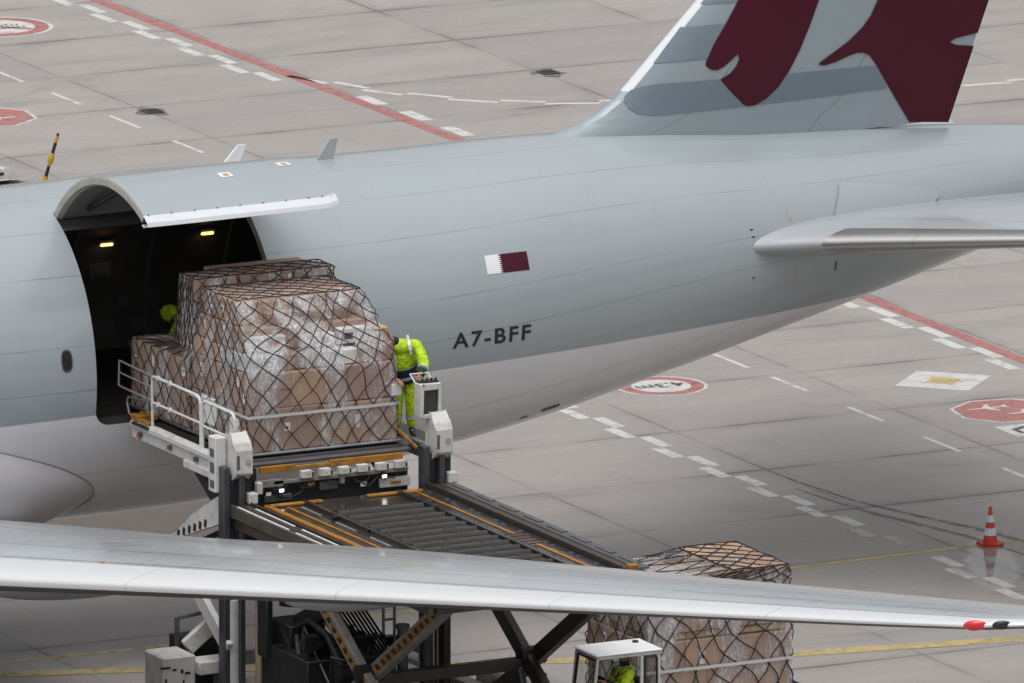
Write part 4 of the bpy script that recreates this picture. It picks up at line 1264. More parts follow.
# bridge
BZ = 4.82
b = MB(); b.bx(.95, 4.15, -7.55, -3.25, BZ - .10, BZ - .015)
bridge = b.build('bridge_deck', M['rail_dark'], LD)
rb = MB()
for k in range(24): rb.cyl((1.05, -7.4 + k * .175, BZ - .012), (4.05, -7.4 + k * .175, BZ - .012), .035, 6)
rb.build('bridge_rollers', M['roller'], bridge)
b = MB(); b.bx(.58, .70, -7.75, -3.35, 4.52, 4.86); b.bx(.52, .60, -7.4, -3.4, 4.74, 4.84); b.bx(.54, .66, -7.5, -5.6, 4.40, 4.54)
bl = b.build('bridge_side_beam', M['loader_white'], bridge, bevel=.012)
for y in (-3.75, -5.0, -6.1):
    b = MB(); b.bx(.515, .585, y - .07, y + .03, 4.60, 4.68); b.build('beam_opening', M['grey_steel'], bl)
b = MB(); b.bx(.50, .56, -4.2, -3.5, 4.80, 4.84); b.build('beam_latch', M['black_metal'], bl)
V, F = text_polys('108', .16, .004)
b = MB(); b.add([(.533, -7.05 - v[0], 4.455 + v[1]) for v in V], F); b.build('beam_lettering', M['black_paint'], bl)
b = MB(); b.bx(4.42, 4.52, -7.6, -3.4, 4.55, 4.84); b.build('bridge_side_beam', M['loader_grey'], bridge, bevel=.012)
b = MB(); b.bx(4.15, 4.95, -7.4, -3.5, BZ - .06, BZ - .02); b.build('side_walkway', M['deck'], bridge)
b = MB(); b.bx(.56, .98, -3.62, -3.34, 4.84, 4.95); b.bx(.56, .7, -4.1, -3.6, 4.86, 4.90)
for k in range(3): b.box((.80 + .12 * k, -3.3, 4.9), (.05, .05, .12))
b.build('bridge_tip_guide', M['orange'], bridge, bevel=.01)
b = MB(); b.bx(.75, 4.3, -3.36, -3.16, BZ - .14, BZ - .03); b.build('rubber_bumper', M['black_metal'], bridge, bevel=.03)
b = MB(); b.lathe((.58, -3.66, 4.60), [(.001, .07), (.04, .055), (.055, 0), (.055, -.07), (.001, -.07)], 12); b.build('amber_beacon', M['beacon'], bridge)
# front edge of the bridge with sensors
b = MB(); b.bx(.80, 4.10, -7.72, -7.56, BZ - .05, BZ + .0); b.build('front_lip', M['grey_steel'], bridge, bevel=.01)
b = MB(); b.bx(1.05, 1.75, -7.78, -7.70, BZ - .18, BZ - .06); b.bx(2.45, 3.9, -7.78, -7.70, BZ - .18, BZ - .06); b.bx(1.75, 2.45, -7.76, -7.71, BZ - .16, BZ - .1)
b.build('yellow_edge_bar', M['orange'], bridge, bevel=.01)
for k in range(6):
    x = 1.92 + k * .375
    b = MB(); b.box((x, -7.84, BZ - .25 + .004 * (k % 2)), (.20, .12, .135)); b.box((x + .13, -7.82, BZ - .26), (.05, .10, .10), 1); b.box((x + .01, -7.905, BZ - .235), (.025, .02, .03), 1)
    b.build('sensor_box', [M['loader_white'], M['black_metal']], bridge, bevel=.008)
b = MB(); b.bx(1.3, 4.0, -7.80, -7.72, BZ - .40, BZ - .33); b.bx(.95, 1.5, -7.8, -7.74, BZ - .44, BZ - .30)
b.bx(2.62, 2.70, -7.85, -7.74, BZ - .5, BZ - .2)
b.build('sensor_rail', M['loader_grey'], bridge, bevel=.008)
b = MB(); b.bx(1.0, 4.05, -7.66, -7.58, BZ - .82, BZ - .40); b.bx(.8, 1.0, -7.7, -7.5, BZ - .7, BZ - .1)
b.build('apron_plate', M['dark'], bridge)
b = MB(); b.bx(2.25, 2.62, -7.74, -7.67, BZ - .62, BZ - .44); b.bx(1.15, 1.7, -7.74, -7.67, BZ - .74, BZ - .60); b.build('grey_cover', M['grey_steel'], bridge, bevel=.02)
b = MB(); b.bx(3.45, 4.05, -7.78, -7.67, BZ - .68, BZ - .50); b.build('white_cover', M['loader_white'], bridge, bevel=.02)
b = MB(); b.box((.98, -7.84, BZ - .42), (.12, .12, .22)); b.build('sensor_box', M['loader_white'], bridge, bevel=.015)
b = MB(); b.tube([(1.3, -7.76, BZ - .5), (1.42, -7.8, BZ - .62), (1.62, -7.82, BZ - .66), (1.85, -7.8, BZ - .58), (1.95, -7.76, BZ - .42)], .018, 6)
b.tube([(2.9, -7.76, BZ - .45), (3.2, -7.8, BZ - .6), (3.45, -7.76, BZ - .42)], .018, 6); b.build('cable', M['black_metal'], bridge)
for x, z in ((1.42, BZ - .50), (3.48, BZ - .44)):
    b = MB(); b.lathe((x, -7.86, z), [(.07, .06), (.065, -.01), (.001, -.012)], 14, 'y'); lo = b.build('work_lamp', M['black_metal'], bridge)
    b = MB(); b.box((x, -7.876, z), (.085, .012, .05)); b.build('lamp_lens', M['lamp'], lo, bevel=.004)
for k, (x, z, w_, h_) in enumerate(((1.2, BZ - .56, .10, .06), (2.05, BZ - .46, .14, .05), (3.1, BZ - .56, .12, .08), (3.75, BZ - .59, .2, .05))):
    b = MB(); b.box((x, -7.79, z), (w_, .012, h_)); b.build('warning_decal', M[('paper', 'orange', 'paper', 'orange')[k]], bridge)
for k in range(5):
    b = MB(); x = 1.2 + .55 * k
    b.tube([(x, -7.75, BZ - .36), (x + .1, -7.82, BZ - .48 - .03 * (k % 2)), (x + .3, -7.82, BZ - .50), (x + .42, -7.75, BZ - .37)], .012, 6); b.build('cable', M['black_metal'], bridge)
# railing, outer and inner sections
def rail(pts, r, m, nm='handrail', par=None):
    rb_ = MB(); rb_.tube(pts, r, 8); return rb_.build(nm, m, par or bridge)
def bend(a, c, d, rr=.12):
    a, c, d = Vector(a), Vector(c), Vector(d)
    u = (a - c).normalized() * rr; v = (d - c).normalized() * rr
    return [c + u, c + u * .4 + v * .12, c + u * .12 + v * .4, c + v]
x = .62
h0, h1 = 4.86, 5.80
rail([(x, -4.15, h0)] + bend((x, -4.15, h0), (x, -4.15, h1), (x, -6, h1), .1) + bend((x, -4.2, h1), (x, -6.18, h1), (x, -6.18, h0), .2) + [(x, -6.18, h0 - .25)], .027, M['tube_white'])
rail([(x, -4.15, h0 + .45), (x, -6.18, h0 + .45)], .022, M['tube_white'])
rail([(x, -6.27, h0 - .25)] + bend((x, -6.27, h0), (x, -6.27, h1 - .05), (x, -7.5, h1 - .05), .12) + bend((x, -6.3, h1 - .05), (x, -7.62, h1 - .05), (x, -7.62, h0), .2) + [(x, -7.62, h0 + .3)], .027, M['tube_white'])
rail([(x, -6.27, h0 + .42), (x, -7.62, h0 + .42)], .022, M['tube_white'])
rail([(x, -6.22, h0 - .3), (x, -6.22, h1 - .1)], .04, M['tube_white'], 'rail_post')
rail([(x, -4.15, h1 - .01), (x, -2.75, h1 + .02), (x, -2.72, h1 - .45), (x, -4.15, h1 - .47)], .02, M['tube_grey'])
rail([(x, -2.72, h1 - .2), (x, -4.15, h1 - .22)], .016, M['tube_grey'])
rail([(x + .08, -2.95, h0 + .32)] + [(x + .08, -2.9, h0 + .2), (x + .08, -2.98, h0 + .02), (x + .08, -3.2, h0 - .02)], .02, M['tube_grey'])
rail([(x + .08, -2.95, h0 + .32), (x + .08, -3.9, h0 + .40)], .018, M['tube_grey'])
for (y, z) in ((-4.4, h1), (-4.9, h1), (-4.4, h0 + .45), (-4.9, h0 + .45)):
    b = MB(); b.box((x, y, z + .0), (.07, .06, .085)); b.build('rail_clamp', M['tube_white'], bridge, bevel=.01)
# braces below the bridge
b = MB(); b.bar((.75, -7.6, 3.4), (.75, -5.5, 4.6), .14, .22); b.bar((4.2, -7.6, 3.4), (4.2, -5.5, 4.6), .14, .22); b.bx(.75, 4.2, -7.7, -7.5, 3.2, 3.5)
b.build('bridge_brace', M['black_metal'], bridge)

# console on the right mast
b = MB()
cx0, cx1 = 4.16, 4.58
for xx in (cx0, cx1 - .06): b.bx(xx, xx + .06, -7.98, -7.70, 5.40, 6.02)
b.bx(cx0 + .06, cx1 - .06, -7.98, -7.70, 5.90, 6.02); b.bx(cx0 + .06, cx1 - .06, -7.98, -7.70, 5.38, 5.46)
con = b.build('control_console', M['loader_white'], LD, bevel=.012)
b = MB(); b.bx(cx0 + .06, cx1 - .06, -7.93, -7.90, 5.46, 5.90); b.build('console_panel', M['screen'], con)
b = MB(); b.bx(cx0 + .02, cx1 - .02, -7.9, -7.72, 6.02, 6.05)
for k in range(4): b.cyl((cx0 + .12 + .09 * k, -7.8, 6.05), (cx0 + .12 + .09 * k, -7.8, 6.09), .02, 8)
b.build('console_controls', M['black_metal'], con)
b = MB(); b.tube([(cx0 + .02, -7.72, 6.0), (cx0 + .02, -7.5, 6.12), (cx1 - .05, -7.5, 6.12), (cx1 - .05, -7.72, 6.0)], .018, 8); b.build('grab_rail', M['tube_white'], con)
b = MB(); b.bar((4.02, -7.0, 5.15), (4.12, -7.9, 4.85), .04, .05); b.build('yellow_stop_lever', M['orange'], LD)

# scissor arms
def arm(x, p, q, name='scissor_arm', stripes=False):
    b_ = MB(); b_.bar((x, *p), (x, *q), .17, .30)
    o_ = b_.build(name, M['loader_grey'] if stripes else M['rail_dark'], LD, bevel=.015)
    if stripes:
        b_ = MB(); d = Vector((0, q[0] - p[0], q[1] - p[1])); L = d.length; d.normalize()
        nrm = Vector((0, -d.z, d.y));  nrm = nrm if nrm.z > 0 else -nrm
        A_ = Vector((x - .088, p[0], p[1])); k = .3
        b2 = MB(); b2.bar(A_ + d * .2 + nrm * .0 - Vector((.003, 0, 0)), A_ + d * (L - .2) - Vector((.003, 0, 0)), .008, .13); b2.build('arm_stripe_ground', M['orange'], o_)
        while k < L - .4:
            a_ = A_ + d * k - Vector((.012, 0, 0))
            b_.add([a_ - nrm * .06, a_ + nrm * .06 + d * .08, a_ + nrm * .06 + d * .2, a_ - nrm * .06 + d * .12], [(0, 1, 2, 3)])
            k += .26
        b_.build('hazard_stripes', M['black_paint'], o_)
    return o_
cyy, czz = -12.45, 1.92
for x, st_ in ((.82, True), (4.05, False)):
    arm(x, (-9.35, 3.86), (-14.6, .58), 'scissor_arm', st_)
    arm(x + .20, (-15.55, 3.86), (-10.3, .58), 'scissor_arm', st_)
    b = MB(); b.lathe((x + .1, cyy, czz + .03), [(.001, -.25), (.17, -.24), (.17, .24), (.001, .25)], 16, 'x'); b.build('scissor_pivot', M['dark'], LD)
b = MB(); b.bar((.95, cyy, czz - .1), (4.1, cyy, czz - .1), .18, .22); b.build('scissor_cross_beam', M['rail_dark'], LD, bevel=.012)
b = MB(); b.cyl((3.9, -12.5, 1.75), (3.85, -13.2, .75), .055, 12)
b.build('hydraulic_ram', simple('chrome_rod', (.62, .66, .72), .12, .9, .05), LD)
b = MB(); b.cyl((.95, -12.65, 1.85), (.9, -13.1, .7), .05, 12); b.build('hydraulic_ram', M['tube_grey'], LD)
b = MB()
for k in range(2): b.tube([(1.0 + k * .06, -15.1, 3.6), (1.0 + k * .06, -13.6, 2.75), (1.0 + k * .06, -12.6, 2.0)], .022, 6)
b.build('hydraulic_hose', M['black_metal'], LD)
# ladder and posts seen below the deck
b = MB()
for xx in (1.92, 2.14): b.bx(xx - .02, xx + .02, -11.02, -10.98, .8, 3.7)
for k in range(9): b.bx(1.94, 2.12, -11.015, -10.985, 1.0 + k * .3, 1.04 + k * .3)
b.build('ladder', M['grey_steel'], LD)
b = MB(); b.cyl((2.30, -11.0, .9), (2.30, -11.0, 2.35), .10, 12); b.cyl((2.3, -11.0, 2.33), (2.3, -11.0, 2.40), .13, 12); b.build('fuel_filler_post', M['grey_steel'], LD)
b = MB(); b.cyl((2.78, -11.0, .9), (2.78, -11.0, 3.75), .12, 14); b.build('lift_post', M['column'], LD)
b = MB(); b.cyl((3.16, -11.0, .9), (3.16, -11.0, 3.75), .09, 12); b.build('lift_post', M['rail_dark'], LD)
b = MB()
for k in range(2): b.cyl((2.96 + .08 * k, -11.0, .9), (2.96 + .08 * k, -11.0, 3.75), .028, 8)
b.build('guide_rod', M['black_metal'], LD)

# inclined slotted arm between chassis and mast
b = MB()
pa, pb_ = Vector((.36, -5.65, 3.16)), Vector((.36, -7.75, 4.10))
d = (pb_ - pa).normalized(); nrm = Vector((0, d.z, -d.y))
nrm = nrm if nrm.z > 0 else -nrm
P = [pa - nrm * .06, pa + nrm * .04, pa + d * 1.0 + nrm * .20, pb_ + nrm * .22, pb_ - nrm * .26, pa + d * 1.7 - nrm * .22]
b.prism([(p.y, p.z) for p in P], lambda y, z: (.30, y, z), lambda y, z: (.40, y, z))
sa = b.build('slotted_arm', M['loader_white'], LD, bevel=.01)
for k in range(6):
    c = pa + d * (.28 + .24 * k) + nrm * (-.02 - .018 * k)
    b = MB(); b.box((.296, c.y, c.z), (.012, .09, .14), 0, Matrix.Rotation(R(8), 3, 'X')); b.build('arm_slot', M['black_metal'], sa)
b = MB(); b.bar((.55, -5.3, 2.75), (.55, -7.8, 3.75), .08, .10); b.bar((.7, -5.3, 2.6), (.7, -7.8, 3.35), .08, .08); b.build('arm_rods', M['black_metal'], LD)
b = MB(); b.bar((.25, -6.25, 2.72), (.25, -8.1, 1.55), .12, .30); b.build('diagonal_brace', M['loader_white'], LD, bevel=.012)
b = MB(); b.box((.185, -6.65, 2.48), (.012, .12, .10)); b.build('brace_hole', M['black_metal'], LD)

# engine bay under the deck
b = MB()
b.bx(.7, 2.3, -10.4, -8.5, .95, 1.75); b.bx(.9, 1.6, -9.3, -8.4, 1.7, 2.15); b.bx(1.6, 2.2, -11.4, -10.0, .95, 1.55); b.bx(.62, .75, -8.9, -8.5, 1.5, 2.6)
b.cyl((1.0, -10.9, 1.65), (1.9, -10.9, 1.65), .24, 16); b.cyl((.9, -10.0, 1.95), (2.0, -10.0, 1.95), .17, 14)
b.tube([(1.1, -9.0, 2.0), (1.05, -9.8, 2.35), (1.0, -10.6, 2.25), (1.0, -11.2, 1.8)], .07, 8)
b.tube([(1.4, -8.6, 2.1), (1.3, -9.6, 2.5), (1.2, -10.8, 2.1)], .05, 8)
eng = b.build('engine_block', M['dark'], LD, bevel=.02)
rnd = random.Random(4)
for k in range(9):
    hb = MB(); y0 = -8.6 - .3 * k; x0 = rnd.uniform(.8, 1.9)
    hb.tube([(x0, y0, 1.5), (x0 + rnd.uniform(-.2, .2), y0 - .3, rnd.uniform(1.9, 2.4)), (x0 + rnd.uniform(-.3, .4), y0 - .8, rnd.uniform(1.7, 2.1)), (x0 + rnd.uniform(-.2, .4), y0 - 1.2, 1.4)], rnd.uniform(.02, .04), 6)
    hb.build('hose', M[rnd.choice(['black_metal', 'dark', 'grey_steel'])], eng)
for k in range(14):
    hb = MB(); hb.box((rnd.uniform(.75, 2.2), rnd.uniform(-11, -8.7), rnd.uniform(1.6, 2.1)), (rnd.uniform(.08, .35), rnd.uniform(.08, .3), rnd.uniform(.06, .3)), 0, Matrix.Rotation(rnd.uniform(-.5, .5), 3, 'X'))
    hb.build('engine_fitting', M[rnd.choice(['dark', 'black_metal', 'grey_steel', 'rail_dark'])], eng, bevel=.01)
b = MB(); b.bar((1.2, -9.0, 2.1), (1.2, -11.0, 3.0), .20, .34); b.bar((1.2, -8.3, 2.35), (1.2, -10.4, 2.7), .1, .1); b.build('lift_rocker', M['dark'], LD, bevel=.015)
b = MB()
for k in range(9): b.bar((1.30 + .075 * k, -9.5, 2.95), (1.30 + .075 * k, -11.5, 2.0), .03, .03)
b.bar((1.28, -11.0, 2.24), (1.95, -11.0, 2.24), .04, .05); b.bar((1.28, -11.5, 2.0), (1.95, -11.5, 2.0), .05, .06)
b.build('radiator_grille', M['black_metal'], LD)
b = MB(); b.bx(.85, 3.5, -9.26, -9.18, .72, 1.10); b.bx(.85, 3.5, -9.26, -8.9, 1.10, 1.13); pan = b.build('front_panel', M['loader_white'], LD, bevel=.012)
V, F = text_polys('0238', .15, .004)
b = MB(); b.add([(1.62 + v[0], -9.264, .86 + v[1]) for v in V], F); b.build('panel_lettering', M['black_paint'], pan)
b = MB(); b.bx(.74, .84, -9.2, -9.1, .7, 1.75); b.bx(.84, 1.9, -9.18, -9.13, 1.34, 1.38); b.build('panel_frame', M['loader_white'], LD)
b = MB(); b.lathe((2.5, -9.05, 1.0), [(.001, -.1), (.42, -.1), (.46, -.06), (.46, .06), (.42, .1), (.001, .1)], 24, 'y'); b.build('spare_tyre', M['tyre'], LD)
# drive unit housing with its tilted cover at the left
b = MB(); b.bx(-.70, -.05, -7.35, -6.55, .42, 1.34)
hs = b.build('drive_housing', M['loader_white'], LD, bevel=.03)
for k, (x, z, w_, h_) in enumerate(((-.66, 1.15, .20, .035), (-.48, 1.10, .08, .035), (-.33, 1.06, .05, .07), (-.22, 1.02, .10, .04), (-.30, .86, .035, .07), (-.24, .66, .02, .08))):
    b = MB(); b.box((x, -7.357, z), (w_, .010, h_)); b.build('housing_stencil', M['black_paint'], hs)
b = MB(); b.bx(-.67, -.63, -7.362, -7.345, .5, .95); b.build('housing_stain', M['rail_dark'], hs)
b = MB(); b.bx(-.05, .62, -7.5, -7.0, .98, 1.22); b.bx(.62, .9, -7.4, -6.9, .96, 1.16); b.lathe((.05, -7.508, 1.08), [(.001, 0), (.05, 0), (.05, .02)], 10, 'y'); b.build('hydraulic_manifold', M['loader_white'], LD, bevel=.02)
b = MB(); b.bar((.0, -6.85, 1.36), (.58, -6.85, 1.80), .30, .13, 0, (0, 1, 0)); b.build('tilted_cover', M['loader_white'], LD, bevel=.015)
b = MB(); b.bar((-.02, -6.5, 1.3), (-.02, -6.5, 1.85), .07, .07); b.bar((.0, -6.52, 1.84), (.55, -6.52, 1.90), .08, .05); b.build('cover_frame', M['grey_steel'], LD)
b = MB(); b.bx(.05, .9, -6.75, -6.0, .6, 1.45); b.bx(.0, .9, -7.0, -6.3, .5, 1.15); b.build('drive_unit', M['dark'], LD, bevel=.02)

# ------------------------------------------------------------------ transporter with cab
TR = empty('cargo_transporter', (7.3, -11.4, 0), 'low white transporter with small driver cab carrying netted cartons beside the loader', 'transporter')
b = MB(); b.bx(6.45, 10.3, -12.45, -9.45, .38, .50); b.bx(5.0, 10.4, -12.5, -12.38, .22, .46); b.bx(5.0, 10.4, -9.5, -9.38, .22, .46)
tb = b.build('load_bed', M['loader_grey'], TR, bevel=.015)
rb = MB()
for k in range(16): rb.cyl((6.6 + k * .24, -12.3, .515), (6.6 + k * .24, -9.6, .515), .04, 8)
rb.build('bed_rollers', M['roller'], tb)
for x in (5.5, 8.8, 9.7):
    for y in (-12.75, -9.2):
        wb = MB(); r, w = .36, .24
        wb.lathe((x, y, r), [(r * .55, -w / 2), (r * .9, -w / 2), (r, -w * .32), (r, w * .32), (r * .9, w / 2), (r * .55, w / 2)], 24, 'y')
        wo = wb.build('wheel', M['tyre'], TR)
        wb = MB(); wb.lathe((x, y, r), [(.001, -w * .3), (r * .56, -w * .45), (r * .56, w * .45), (.001, w * .3)], 18, 'y'); wb.build('rim', M['loader_white'], wo)
b = MB(); b.bx(5.05, 6.35, -13.15, -12.55, .25, .42); b.bx(5.05, 6.35, -13.2, -12.4, .42, .52)
b.build('cab_floor', M['loader_grey'], TR, bevel=.02)
# hood ahead of the cab
b = MB(); b.prism([(4.5, .45), (4.5, 1.12), (4.62, 1.20), (5.14, 1.26), (5.14, .45)], lambda x, z: (x, -13.15, z), lambda x, z: (x, -9.6, z))
hd = b.build('hood', M['loader_white'], TR, bevel=.04)
b = MB(); b.box((4.9, -11.2, 1.27), (.22, .3, .05)); b.box((4.95, -10.6, 1.27), (.1, .12, .06)); b.build('hood_latch', M['black_metal'], hd)
b = MB(); b.bx(4.495, 4.505, -12.8, -10.2, .6, 1.0); b.build('hood_grille', M['rail_dark'], hd)
# cab frame: x 5.08-6.34, y -13.2..-12.4
cz = 2.0
X0, X1, Y0, Y1 = 5.08, 6.33, -13.22, -12.40
b = MB()
for y in (Y0, Y1):
    b.bar((X0 - .16, y, .5), (X0, y, cz - .05), .05, .055)
    b.bx(5.93, 5.99, y - .025, y + .025, .5, cz - .05)
    b.bx(X1 - .055, X1, y - .025, y + .025, .5, cz - .05)
    b.bx(X0, X1, y - .025, y + .025, cz - .09, cz - .03)
for x in (X0 + .02, X1 - .03): b.bx(x - .025, x + .025, Y0 + .025, Y1 - .025, cz - .10, cz - .04)
b.bx(X1 - .05, X1 - .01, Y0 + .03, Y1 - .03, .5, 1.05)
b.bx(5.99, X1 - .05, Y0 - .02, Y0 + .02, .5, 1.02)
cab = b.build('cab_frame', M['loader_white'], TR, bevel=.012)
b = MB(); b.bx(X0 - .06, X1 + .03, Y0 - .05, Y1 + .05, cz - .03, cz + .015); rf = b.build('cab_roof', M['white_paint'], cab, bevel=.025)
b = MB(); b.lathe((6.14, -12.62, cz + .015), [(.06, 0), (.055, .03), (.001, .035)], 12); b.build('roof_cap', M['black_metal'], rf)
b = MB()
b.add([(X0 - .10, Y0 + .04, 1.1), (X0 - .10, Y1 - .04, 1.1), (X0 + .01, Y1 - .04, cz - .1), (X0 + .01, Y0 + .04, cz - .1)], [(0, 1, 2, 3)])
b.build('windscreen', M['glass'], cab)
b = MB(); b.tube([(X0 - .11, Y0 + .05, 1.05), (X0 + .005, Y0 + .05, cz - .12), (X0 + .005, Y1 - .05, cz - .12), (X0 - .11, Y1 - .05, 1.05)], .028, 6, 0, True)
b.build('windscreen_seal', M['black_metal'], cab)
b = MB(); b.add([(6.0, Y0, 1.03), (X1 - .06, Y0, 1.03), (X1 - .06, Y0, cz - .12), (6.0, Y0, cz - .12)], [(0, 1, 2, 3)])
b.add([(X1 - .03, Y0 + .05, 1.06), (X1 - .03, Y1 - .05, 1.06), (X1 - .03, Y1 - .05, cz - .12), (X1 - .03, Y0 + .05, cz - .12)], [(0, 1, 2, 3)])
b.build('side_glass', M['glass'], cab)
b = MB(); b.tube([(6.02, Y0 - .012, 1.06), (6.02, Y0 - .012, cz - .16), (6.06, Y0 - .012, cz - .12), (X1 - .10, Y0 - .012, cz - .12), (X1 - .07, Y0 - .012, cz - .16), (X1 - .07, Y0 - .012, 1.06)], .018, 6); b.build('glass_seal', M['black_metal'], cab)
b = MB(); b.bx(5.66, 6.12, -13.02, -12.58, .82, .94); b.bx(6.08, 6.2, -13.02, -12.58, .9, 1.40); b.bx(5.75, 6.1, -12.95, -12.65, .52, .82); b.build('driver_seat', M['black_metal'], TR, bevel=.03)
b = MB(); b.tube([(5.30 + .07 * math.sin(0), -12.8 + .17 * math.cos(a), 1.32 + .15 * math.sin(a)) for a in [k * math.pi / 10 for k in range(20)]], .016, 6, 0, True)
b.cyl((5.12, -12.8, .9), (5.30, -12.8, 1.32), .025, 8); b.box((5.3, -12.8, 1.32), (.02, .3, .03)); b.build('steering_wheel', M['black_metal'], TR)
b = MB(); b.bx(5.02, 5.18, Y0 + .05, Y1 - .05, .5, 1.05); b.build('dashboard', M['black_metal'], TR, bevel=.03)

# ------------------------------------------------------------------ people
def skin_mesh(name, verts, edges, radii, m, parent, sub=2):
    me = bpy.data.meshes.new(name + '_cage'); me.from_pydata(verts, edges, [])
    o = bpy.data.objects.new(name + '_cage', me); COL.objects.link(o)
    md = o.modifiers.new('s', 'SKIN'); md.use_smooth_shade = True; md.branch_smoothing = .5
    for i, v in enumerate(me.skin_vertices[0].data):
        r_ = radii[i]; v.radius = r_ if isinstance(r_, tuple) else (r_, r_); v.use_root = (i == 0)
    sd = o.modifiers.new('u', 'SUBSURF'); sd.levels = sub; sd.render_levels = sub
    dg = bpy.context.evaluated_depsgraph_get(); dg.update()
    nm = bpy.data.meshes.new_from_object(o.evaluated_get(dg))
    bpy.data.objects.remove(o); bpy.data.meshes.remove(me)
    nm.name = name; nm.materials.clear(); nm.materials.append(m)
    for p in nm.polygons: p.use_smooth = True
    if parent is None: return nm
    r = bpy.data.objects.new(name, nm); COL.objects.link(r); r.parent = parent; ORG[r.name] = ORG[parent.name]
    return r
def join_meshes(name, meshes, mats, parent):
    bm = bmesh.new()
    for me, mi in meshes:
        n0 = len(bm.faces); bm.from_mesh(me); bm.faces.ensure_lookup_table()
        for f in bm.faces[n0:]: f.material_index = mi; f.smooth = True
    out = bpy.data.meshes.new(name); bm.to_mesh(out); bm.free()
    for m in mats: out.materials.append(m)
    o = bpy.data.objects.new(name, out); COL.objects.link(o); o.parent = parent; ORG[o.name] = ORG[parent.name]
    return o
def mb_mesh(mb, name='tmp'):
    me = bpy.data.meshes.new(name); me.from_pydata([tuple(v) for v in mb.v], [], mb.f); return me

